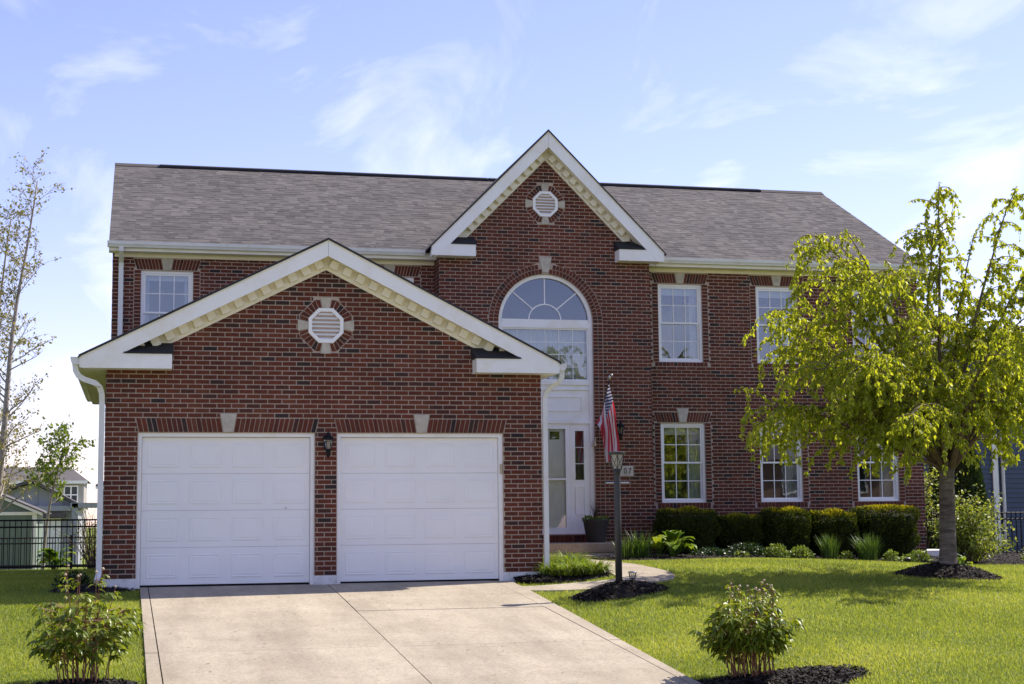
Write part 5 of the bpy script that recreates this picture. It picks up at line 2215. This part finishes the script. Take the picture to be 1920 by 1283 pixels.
def weeping_tree():
    g_ = np.random.default_rng(12)
    x, y = TREE
    z0 = h(x, y) + .10
    t = thing('weeping_tree', 'weeping tree with fresh yellow green leaves standing on the right lawn', 'tree', (x, y, z0))
    FZ = 1.50
    tr = MB()
    tr.tube([(x + .01, y, z0 - .12), (x, y, z0 + .05), (x + .005, y, z0 + .25), (x + .02, y, z0 + .8), (x + .035, y, FZ - .12), (x + .05, y, FZ + .05)], [.175, .138, .122, .113, .106, .115], 18)
    top = Vector((x + .05, y, FZ))
    wood = MB()
    LC, LD, LN, LL, LR = [], [], [], [], []

    def leafy(pts, dens, hang):
        L = sum((b - a).length for a, b in zip(pts[:-1], pts[1:]))
        n = max(3, int(L * dens))
        for k in range(n):
            p, d = at_(pts, g_.uniform(.08, 1))
            m_ = int(g_.integers(1, 4))
            for _ in range(m_):
                dd = Vector((g_.normal(0, .55), g_.normal(0, .55), -hang + g_.normal(0, .35)))
                LC.append(tuple(p + Vector(g_.normal(0, .012, 3))))
                LD.append(tuple(dd))
                LN.append(tuple(Vector((g_.normal(0, 1), g_.normal(0, 1), .35))))
                LL.append(g_.uniform(.040, .085))
                LR.append(g_.beta(2, 2))
    # main limbs: (azimuth deg, elevation deg, length, gravity)
    limbs = []
    for k in range(15):
        az = k * 360 / 15 * 1.0 + g_.uniform(-10, 10)
        limbs.append((az, g_.uniform(40, 68), g_.uniform(2.3, 3.1), g_.uniform(.9, 1.4)))
    limbs += [(182, 28, 3.0, .5), (176, 44, 2.5, 1.0), (172, 62, 3.2, 1.2), (188, 54, 2.9, 1.15), (160, 55, 3.1, 1.1), (205, 48, 2.8, 1.1), (150, 62, 3.4, 1.1), (195, 70, 3.7, 1.0)]
    limbs += [(100, 86, 4.25, .04), (10, 76, 4.3, .10), (340, 68, 4.2, .15), (215, 80, 3.7, .6), (60, 70, 3.9, .3), (0, 60, 3.6, .6), (20, 55, 3.5, .9), (345, 50, 3.4, .9)]
    limbs += [(183, 70, 3.7, .62), (168, 66, 3.8, .70), (200, 62, 3.5, .72), (178, 76, 4.0, .55), (225, 70, 3.5, .7)]
    for (az, el, L, gv) in limbs:
        a, e = R(az), R(el)
        d = (math.cos(a) * math.cos(e), math.sin(a) * math.cos(e), math.sin(e))
        pts, rad = grow(g_, top + Vector((math.cos(a), math.sin(a), 0)) * .06 - Vector((0, 0, .08)), d, L, g_.uniform(.030, .048), .006, 12, gv, .10)
        wood.tube(pts, rad, 6)
        leafy(pts[5:], 34, .9)
        ns = int(L * (5.6 if gv > .4 else 9))
        for j in range(ns):
            q = g_.uniform(.22, .98)
            p, d0 = at_(pts, q)
            aa = a + g_.normal(0, 1.15)
            ee = g_.uniform(-.2, .75)
            Ls = g_.uniform(.5, 1.15) * (1.1 - .35 * q) * (1 if gv > .4 else .62)
            d1 = Vector((math.cos(aa) * math.cos(ee), math.sin(aa) * math.cos(ee), math.sin(ee))) + d0 * .4
            ps, rs = grow(g_, p, d1, Ls, .009, .003, 7, 1.9 if gv > .5 else .9, .12)
            wood.tube(ps, rs, 4, False)
            leafy(ps, 35, 1.0)
            for _ in range(2):
                p2, d2 = at_(ps, g_.uniform(.25, 1))
                aa2 = g_.uniform(0, 2 * math.pi)
                d3 = Vector((math.cos(aa2) * .8, math.sin(aa2) * .8, g_.uniform(-.3, .35)))
                pt2, rt2 = grow(g_, p2, d3, g_.uniform(.25, .65), .004, .002, 5, 2.4, .1)
                wood.tube(pt2, rt2, 3, False)
                leafy(pt2, 38, 1.1)
    tk = tr.build('trunk', 'bark', t, True)
    wd_ = wood.build('branches', 'twig', t, True)
    wd_['kind'] = 'stuff'
    n = len(LC)
    LL_ = np.array(LL)
    leaves('crown', LC, LD, LN, LL_, LL_ * .27, 'cherry_leaf', t, np.array(LR), .3, .12)
    return t


weeping_tree()


def sparse_tree(name, label, x, y, hgt, r0, n_l, leaf, mat, seed, lean=(0, 0), bark='bark_pale', spread=.30, leaf_n=5, limb0=.18):
    g_ = np.random.default_rng(seed)
    z0 = h(x, y)
    t = thing(name, label, 'tree', (x, y, z0))
    pts, rad = grow(g_, (x, y, z0 - .1), (lean[0], lean[1], 1), hgt, r0, .015, 16, 0, .06)
    tr = MB()
    tr.tube(pts, rad, 10)
    LC, LD, LN, LL = [], [], [], []
    wood = MB()
    for k in range(n_l):
        q = limb0 + (1 - limb0) * (k + .5) / n_l
        p, d0 = at_(pts, q)
        a = g_.uniform(0, 6.28)
        e = g_.uniform(.45, 1.05)
        L = hgt * spread * (1.15 - q * .75) * g_.uniform(.6, 1.1)
        ps, rs = grow(g_, p, (math.cos(a) * math.cos(e), math.sin(a) * math.cos(e), math.sin(e)), L, max(.008, r0 * .32 * (1.1 - q)), .004, 9, -.15, .16)
        wood.tube(ps, rs, 5, False)
        for j in range(int(4 + L * 4)):
            p1, d1 = at_(ps, g_.uniform(.25, 1))
            a1 = g_.uniform(0, 6.28)
            dd = Vector((math.cos(a1), math.sin(a1), g_.uniform(-.1, .9))) + d1 * .8
            p2s, r2s = grow(g_, p1, dd, g_.uniform(.25, .8), .006, .002, 5, .2, .2)
            wood.tube(p2s, r2s, 3, False)
            for _ in range(leaf_n):
                p3, _d = at_(p2s, g_.uniform(.3, 1))
                for _2 in range(int(g_.integers(1, 4))):
                    LC.append(tuple(p3 + Vector(g_.normal(0, .04, 3))))
                    LD.append(tuple(g_.normal(0, 1, 3) + np.array([0, 0, -.5])))
                    LN.append(tuple(g_.normal(0, 1, 3)))
                    LL.append(leaf * g_.uniform(.6, 1.3))
    tr.build('trunk', bark, t, True)
    b_ = wood.build('branches', bark, t)
    b_['kind'] = 'stuff'
    LL = np.array(LL)
    leaves('crown', LC, LD, LN, LL, LL * .3, mat, t, g_.random(len(LL)))
    return t


sparse_tree('birch_tree', 'tall sparse tree with small yellowish leaves left of the garage', -3.05, 18.2, 10.0, .105, 50, .08, 'spring_leaf', 21, (.035, 0), limb0=.10, leaf_n=4, spread=.17)
sparse_tree('birch_tree', 'thin leaning sparse tree at the left edge of the picture', -3.75, 19.4, 9.2, .08, 42, .08, 'spring_leaf', 25, (.06, 0), limb0=.12, leaf_n=5, spread=.17)
sparse_tree('young_tree', 'small bright green young tree behind the left fence', -1.75, 17.5, 3.3, .05, 18, .10, 'fresh_leaf', 33, (.05, 0), spread=.28, limb0=.5, leaf_n=7)


def conifer(label, x, y, hh, r, seed):
    g_ = np.random.default_rng(seed)
    z0 = h(x, y)
    t = thing('arborvitae', label, 'tree', (x, y, z0), 'dark columnar evergreens by the blue house')
    MB().tube([(x, y, z0 - .1), (x, y, z0 + hh * .9)], [.06, .01], 8).build('trunk', 'twig', t)
    n = 7000
    q = g_.uniform(0, 1, n) ** 1.15
    rr_ = r * (1 - q ** 2.2) ** .7 * g_.uniform(.7, 1.05, n)
    a = g_.uniform(0, 6.28, n)
    C = np.stack([x + rr_ * np.cos(a), y + rr_ * np.sin(a), z0 + .05 + q * hh], 1)
    D = np.stack([np.cos(a) * .4, np.sin(a) * .4, np.ones(n)], 1) + g_.normal(0, .25, (n, 3))
    leaves('foliage', C, D, np.stack([np.cos(a), np.sin(a), np.zeros(n)], 1) + g_.normal(0, .6, (n, 3)), np.full(n, .10), np.full(n, .022), 'arbor_leaf', t, g_.random(n))
    return t


conifer('dark columnar evergreen in front of the blue house, the taller one', 19.05, 10.3, 2.55, .42, 1)
conifer('dark columnar evergreen in front of the blue house, the narrower left one', 18.55, 10.8, 2.4, .30, 2)


def shrub(label, x, y, rx, hh, n, leaf, mat, seed, name='leafy_shrub'):
    g_ = np.random.default_rng(seed)
    z0 = h(x, y)
    t = thing(name, label, 'shrub', (x, y, z0))
    wood = MB()
    LC, LD, LN = [], [], []
    ns = 46
    for k in range(ns):
        a = g_.uniform(0, 6.28)
        e = g_.uniform(.55, 1.5)
        L = hh * g_.uniform(.75, 1.12) * (.75 + .25 * math.sin(e))
        ps, rs = grow(g_, (x + g_.normal(0, .06), y + g_.normal(0, .06), z0 - .05), (math.cos(a) * math.cos(e) * rx / hh * 1.3, math.sin(a) * math.cos(e) * rx / hh * 1.3, math.sin(e)), L, .011, .003, 8, .35, .14)
        wood.tube(ps, rs, 4, False)
        for _ in range(n // ns):
            p, _d = at_(ps, g_.uniform(.15, 1) ** .7)
            LC.append(tuple(p + Vector(g_.normal(0, .07, 3))))
            LD.append(tuple(g_.normal(0, 1, 3)))
            LN.append(tuple(g_.normal(0, .6, 3) + np.array([0, 0, .9])))
    b_ = wood.build('branches', 'twig', t)
    b_['kind'] = 'stuff'
    n = len(LC)
    L = leaf * g_.uniform(.6, 1.3, n)
    leaves('foliage', LC, LD, LN, L, L * .32, mat, t, g_.random(n))
    return t


shrub('rounded pale green shrub in front of the black fence, right of the tree trunk', 15.2, 3.6, .62, 1.28, 4200, .07, 'shrub_leaf', 4)
shrub('loose pale shrub at the right corner of the brick house', 17.35, 9.6, .35, 2.35, 1800, .08, 'shrub_leaf', 5)
shrub('low pale shrub at the far right edge of the picture', 17.3, 4.4, .45, .55, 900, .06, 'shrub_leaf', 6)
shrub('twiggy bare shrub behind the fence near the garage downspout', -.55, 15.5, .55, 1.5, 600, .05, 'shrub_leaf', 7)


# ------------------------------------------------------------------ fences
def fence(label, p0, p1, hh, post_step=2.3, picket=.115):
    p0, p1 = Vector(p0), Vector(p1)
    L = (p1 - p0).length
    d = (p1 - p0) / L
    o = Vector((p0.x, p0.y, h(p0.x, p0.y)))
    t = thing('metal_fence', label, 'fence', tuple(o), 'black metal picket fences')
    ang = math.atan2(d.y, d.x)
    zz = lambda s_: h(*(p0 + d * s_).xy)
    n = int(L / picket)
    mp_ = MB().box(-.009, .009, -.009, .009, .05, hh).mesh('picket')
    mp_.materials.append(MATS['black_metal'])
    for i in range(1, n):
        s_ = i * L / n
        q = bpy.data.objects.new('picket', mp_)
        p = p0 + d * s_
        q.location = Vector((p.x, p.y, zz(s_))) - o
        q.rotation_euler = (0, 0, ang)
        link(q, t)
    npost = max(1, round(L / post_step))
    ms = MB().box(-.028, .028, -.028, .028, -.1, hh + .05).mesh('post')
    ms.materials.append(MATS['black_metal'])
    for i in range(npost + 1):
        s_ = i * L / npost
        q = bpy.data.objects.new('post', ms)
        p = p0 + d * s_
        q.location = Vector((p.x, p.y, zz(s_))) - o
        q.rotation_euler = (0, 0, ang)
        link(q, t)
        if i < npost:
            s2 = (i + 1) * L / npost
            pa, pb = p0 + d * s_, p0 + d * s2
            for hz in (.09, hh - .16, hh - .02):
                MB().tube([(pa.x, pa.y, zz(s_) + hz), (pb.x, pb.y, zz(s2) + hz)], .017, 4).build('rail', 'black_metal', t)
    return t


fence('black metal fence left of the garage, the nearer and taller one', (-5.8, 12.0, 0), (-.05, 12.0, 0), 1.08, 2.3)
fence('black metal fence farther back at the left, behind the first', (-5.6, 20.5, 0), (1.0, 20.5, 0), .82, 2.2, .14)
fence('black metal fence between the brick house and the blue house', (16.1, 9.2, 0), (26, 9.2, 0), .98, 2.3)

# ------------------------------------------------------------------ neighbouring buildings
def hip_or_gable(t, x0, x1, y0, y1, ze, zr, mat, gable_front, name='roof', inset=.98):
    xc, yc = (x0 + x1) / 2, (y0 + y1) / 2
    if gable_front:
        return MB().xz([(x0 - .2, ze), (xc, zr), (x1 + .2, ze), (x1 + .2, ze + .14), (xc, zr + .16), (x0 - .2, ze + .14)], y0 - .25, y1 + .25).build(name, mat, t)
    m_ = MB()
    o = .25
    ins = min((y1 - y0) / 2, (x1 - x0) / 2) * inset
    m_.add([(x0 - o, y0 - o, ze), (x1 + o, y0 - o, ze), (x1 + o, y1 + o, ze), (x0 - o, y1 + o, ze), (x0 + ins, yc, zr), (x1 - ins, yc, zr)],
           [(0, 1, 5, 4), (1, 2, 5), (2, 3, 4, 5), (3, 0, 4), (3, 2, 1, 0)])
    return m_.build(name, mat, t)


def simple_window(t, x0, x1, z0, z1, y, cols=2):
    f = MB()
    w = .07
    f.box(x0, x1, y - .04, y - .003, z1 - w, z1)
    f.box(x0, x1, y - .04, y - .003, z0, z0 + w)
    f.box(x0, x0 + w, y - .04, y - .003, z0 + w, z1 - w)
    f.box(x1 - w, x1, y - .04, y - .003, z0 + w, z1 - w)
    wi = f.build('window', 'white_vinyl', t)
    cw = (x1 - x0 - 2 * w) / cols
    for k in range(cols):
        box(x0 + w + k * cw + .002, x0 + w + (k + 1) * cw - .002, y - .02, y - .004, z0 + w, (z0 + z1) / 2 - .03).build('pane', 'dark_glass', wi)
        box(x0 + w + k * cw + .002, x0 + w + (k + 1) * cw - .002, y - .02, y - .004, (z0 + z1) / 2 + .03, z1 - w).build('pane', 'dark_glass', wi)
        if k:
            box(x0 + w + k * cw - .035, x0 + w + k * cw + .035, y - .035, y - .003, z0 + w, z1 - w).build('mullion', 'white_vinyl', wi)
    box(x0 + w, x1 - w, y - .033, y - .0032, (z0 + z1) / 2 - .03, (z0 + z1) / 2 + .03).build('meeting_rail', 'white_vinyl', wi)
    return wi


_t = NT('dark_glass')
_t.principled(_t.ramp(_t.noise(.6, 3), [(.3, (.02, .025, .03)), (.7, (.05, .06, .07))]), .08, 0, .8)
MATS['dark_glass'] = _t.m

# green shed
gs = thing('garden_shed', 'green board shed with white trim at the left behind the fence', 'shed', (-3.9, 24, h(-3.9, 24)))
gz = h(-3.9, 24)
sx0, sx1, sy = -6.0, -2.23, 22.6
box(sx0, sx1, sy, sy + 3.5, gz - .1, 1.13).build('wall', 'green_siding', gs)
MB().xz([(sx0, 1.131), (sx1, 1.131), ((sx0 + sx1) / 2, 1.95)], sy + .02, sy + 3.4).build('gable', 'green_siding', gs)
for k in range(12):
    x = sx0 + .15 + k * .31
    box(x, x + .035, sy - .018, sy - .001, gz, 1.03).build('batten', 'green_siding', gs)
    zt_ = 1.9 - abs(x - (sx0 + sx1) / 2) * .435
    box(x, x + .035, sy + .003, sy + .019, 1.15, max(1.2, zt_ - .12)).build('batten', 'green_siding', gs)
box(sx0 - .02, sx1 + .02, sy - .04, sy - .002, 1.04, 1.13).build('trim_board', 'white_trim', gs)
box(sx1 - .09, sx1 + .025, sy - .035, sy + .02, gz, 1.035).build('corner_board', 'white_trim', gs)
xc_ = (sx0 + sx1) / 2
for sg in (-1, 1):
    q = [(xc_, 2.0), (xc_ + sg * 2.06, 1.10), (xc_ + sg * 2.06, 1.02), (xc_, 1.92)]
    MB().xz(q if sg < 0 else q[::-1], sy - .12, sy - .08).build('rake_board', 'white_trim', gs)
    q = [(xc_, 2.04), (xc_ + sg * 2.12, 1.115), (xc_ + sg * 2.12, 1.09), (xc_, 2.0)]
    MB().xz(q if sg < 0 else q[::-1], sy - .14, sy + 3.6).build('roof', 'far_roof', gs)

# grey garage with pergola beam
gg = thing('grey_garage', 'grey low garage with wide gable behind the green shed', 'garage', (-3.0, 34, h(-3, 34)))
gz = h(-3, 34)
box(-5.3, -1.55, 34, 40, gz - .2, 1.42).build('wall', 'grey_siding', gg)
MB().xz([(-5.3, 1.421), (-1.55, 1.421), (-3.05, 2.2)], 34.02, 40).build('gable', 'grey_siding', gg)
for k in range(9):
    x = -5.0 + k * .42
    box(x, x + .04, 33.985, 33.999, 1.45, 1.5 + max(0, .62 - abs(x + 3.05) * .42)).build('batten', 'grey_siding', gg)
for sg, xe, ze_ in ((-1, -5.5, 1.32), (1, -1.35, 1.33)):
    q = [(-3.05, 2.36), (xe, ze_ + .1), (xe, ze_), (-3.05, 2.24)]
    MB().xz(q if sg < 0 else q[::-1], 33.7, 40.2).build('roof', 'far_roof', gg)
box(-5.5, -1.4, 33.75, 33.98, 1.25, 1.42).build('eave_band', 'grey_siding', gg)
box(-2.95, -2.05, 33.94, 33.995, gz, 1.0).build('garage_door', 'white_vinyl', gg)
box(-3.1, -1.9, 33.7, 33.95, 1.02, 1.16).build('door_canopy', 'far_roof', gg)
box(-1.7, -1.5, 33.6, 33.8, gz - .1, 1.5).build('pergola_post', 'grey_siding', gg)
box(-1.75, 1.5, 33.6, 33.85, 1.34, 1.52).build('pergola_beam', 'grey_siding', gg)


def far_house(name, label, x0, x1, y0, y1, ze, zr, wall, gable_front, wins):
    z = h((x0 + x1) / 2, y0)
    t = thing(name, label, 'house', ((x0 + x1) / 2, y0, z))
    box(x0, x1, y0, y1, z - .5, ze).build('wall', wall, t)
    if gable_front:
        MB().xz([(x0, ze + .001), (x1, ze + .001), ((x0 + x1) / 2, zr)], y0 + .02, y1 - .02).build('gable', wall, t)
    hip_or_gable(t, x0, x1, y0, y1, ze, zr, 'far_roof', gable_front, inset=.3)
    box(x0 - .2, x1 + .2, y0 - .3, y0 - .26, ze - .15, ze + .02).build('fascia', 'white_trim', t)
    for w in wins:
        simple_window(t, *w, y0)
    return t


fh = far_house('suburban_house', 'far grey house with brown hip roof and white windows', -9.5, -2.45, 70, 76, 3.25, 4.15, 'grey_siding_far', False, [(-4.75, -4.0, 1.95, 3.0), (-3.55, -2.75, 1.95, 3.0), (-3.3, -2.6, -.4, .4)])
MB().xz([(-4.4, 1.15), (-2.55, 1.15), (-3.5, 1.85), ], 69.0, 69.9).build('porch_gable', 'white_trim', fh)
MB().xz([(-4.2, 1.2), (-2.75, 1.2), (-3.5, 1.72)], 68.95, 68.99).build('porch_gable_glass', 'dark_glass', fh)
far_house('suburban_house', 'far pale house with dark roof right of the grey hip roofed one', -2.0, 6, 86, 95, 3.3, 5.2, 'grey_siding', True, [])

# blue house at the right, clad in lap siding boards
bx0, bx1, by_ = 18.2, 30.0, 13.2
bz = h(20, by_)
bh_ = thing('blue_house', 'dark blue house with lap siding and white downspout behind the right fence', 'house', (22, by_, bz))
box(bx0, bx1, by_ + .02, by_ + 9, bz - .3, 4.88).build('wall', 'blue_siding', bh_)
nbd = 42
ml = MB()
ml.yz([(by_ + .019, 0), (by_ - .006, 0), (by_ - .006, .012), (by_ + .012, .128), (by_ + .019, .128)], bx0 - .01, bx1)
ml = ml.mesh('siding_board', (22, by_, bz))
ml.materials.append(MATS['blue_siding'])
for k in range(nbd):
    q = bpy.data.objects.new('siding_board', ml)
    q.location = (0, 0, bz + k * .12 - bz)
    link(q, bh_)
box(21.35, 21.50, by_ - .05, by_ - .008, bz, 5.1).build('corner_board', 'white_trim', bh_)
MB().tube([(21.62, by_ - .06, 5.1), (21.62, by_ - .06, bz + .2)], .045, 8).build('downspout', 'gutter_alu', bh_)
hip_or_gable(bh_, bx0, bx1, by_, by_ + 9, 4.9, 5.9, 'far_roof', False)
box(bx0 - .2, bx1 + .2, by_ - .3, by_ - .26, 4.75, 4.92).build('fascia', 'grey_siding', bh_)
# concrete pad edge at the right wall corner
box(MR + .05, MR + 1.0, 6.9, 8.2, -.2, .06).build('window_well', 'plinth_paint', house)

# ------------------------------------------------------------------ the other side of the street (seen mirrored in the windows)
st_ = slab(lambda y: -80.0, lambda y: 90.0, -34, -27, .03, .05, 4).build('street', 'street_pale')
tag(st_, 'unseen concrete street past the front lawns, paled to bounce light', kind='structure')


def street_house(label, x0, x1, y, wallmat):
    z = h(x0, y)
    t = thing('opposite_house', label, 'house', ((x0 + x1) / 2, y, z), 'houses across the street')
    box(x0, x1, y - 9, y, z - .3, z + 5.4).build('wall', wallmat, t)
    MB().yz([(y + .4, z + 5.35), (y - 4.5, z + 8.4), (y - 9.4, z + 5.35)], x0 - .3, x1 + .3).build('roof', 'far_roof', t)
    for k in range(3):
        xx = x0 + 1.5 + k * (x1 - x0 - 4) / 2
        for zz in (1.0, 3.6):
            box(xx, xx + 1.0, y + .002, y + .05, z + zz, z + zz + 1.5).build('window', 'white_vinyl', t)
            box(xx + .08, xx + .92, y + .0505, y + .055, z + zz + .08, z + zz + 1.42).build('pane', 'dark_glass', t)
    return t


painted('tan_brick', (.24, .15, .11), .15, 6, .9, .2, 40)
street_house('tan brick house across the street', 29, 41, -44, 'tan_brick')
street_house('grey sided house across the street', -14, 0, -47, 'grey_siding')


def street_tree(label, x, y, hh, seed):
    g_ = np.random.default_rng(seed)
    z = h(x, y)
    t = thing('street_tree', label, 'tree', (x, y, z), 'trees across the street')
    MB().tube([(x, y, z - .2), (x, y, z + hh * .5), (x + .2, y, z + hh * .8)], [.18, .12, .04], 8).build('trunk', 'twig', t)
    n = 5000
    d = g_.normal(0, 1, (n, 3))
    d /= np.linalg.norm(d, axis=1, keepdims=True)
    rad = (.55 + .45 * g_.random((n, 1)) ** .5) * (.85 + .25 * np.sin(d[:, :1] * 5 + seed) * np.sin(d[:, 2:] * 6))
    C = np.array([x, y, z + hh * .62]) + d * rad * np.array([hh * .36, hh * .36, hh * .40])
    leaves('crown', C, d + g_.normal(0, .8, (n, 3)), g_.normal(0, 1, (n, 3)), np.full(n, .34), np.full(n, .12), 'shrub_leaf', t, g_.random(n) * .6)
    return t


for i, (x, y, hh) in enumerate([(3, -38, 7.0), (13, -37, 6.2), (25.5, -38, 6.8), (-5, -37.5, 6.5), (19, -38, 6.2), (41, -37, 7.5)]):
    street_tree(['round tree across the street from the garage', 'smaller round tree across the street from the entry', 'tree across the street left of the tan brick house', 'tree across the street to the left', 'mid sized tree in the gap across the street', 'tall tree across the street right of the tan brick house'][i], x, y, hh, 60 + i)

# small leaf and bark crumbs scattered on the driveway
n = 150
xs_ = rng.uniform(.8, 5.3, n)
ys_ = -rng.uniform(.8, 9.0, n)
P = np.stack([xs_, ys_, H(xs_, ys_) + .031], 1)
az = rng.uniform(0, 6.28, n)
crumbs = leaves('driveway_crumbs', P, np.stack([np.cos(az), np.sin(az), np.full(n, .08)], 1), np.tile([[0, 0, 1.0]], (n, 1)), rng.uniform(.012, .05, n), rng.uniform(.005, .012, n), 'mulch_chip', None, rng.random(n))
tag(crumbs, 'scattered dark bark and leaf crumbs on the driveway', 'debris', kind='stuff')
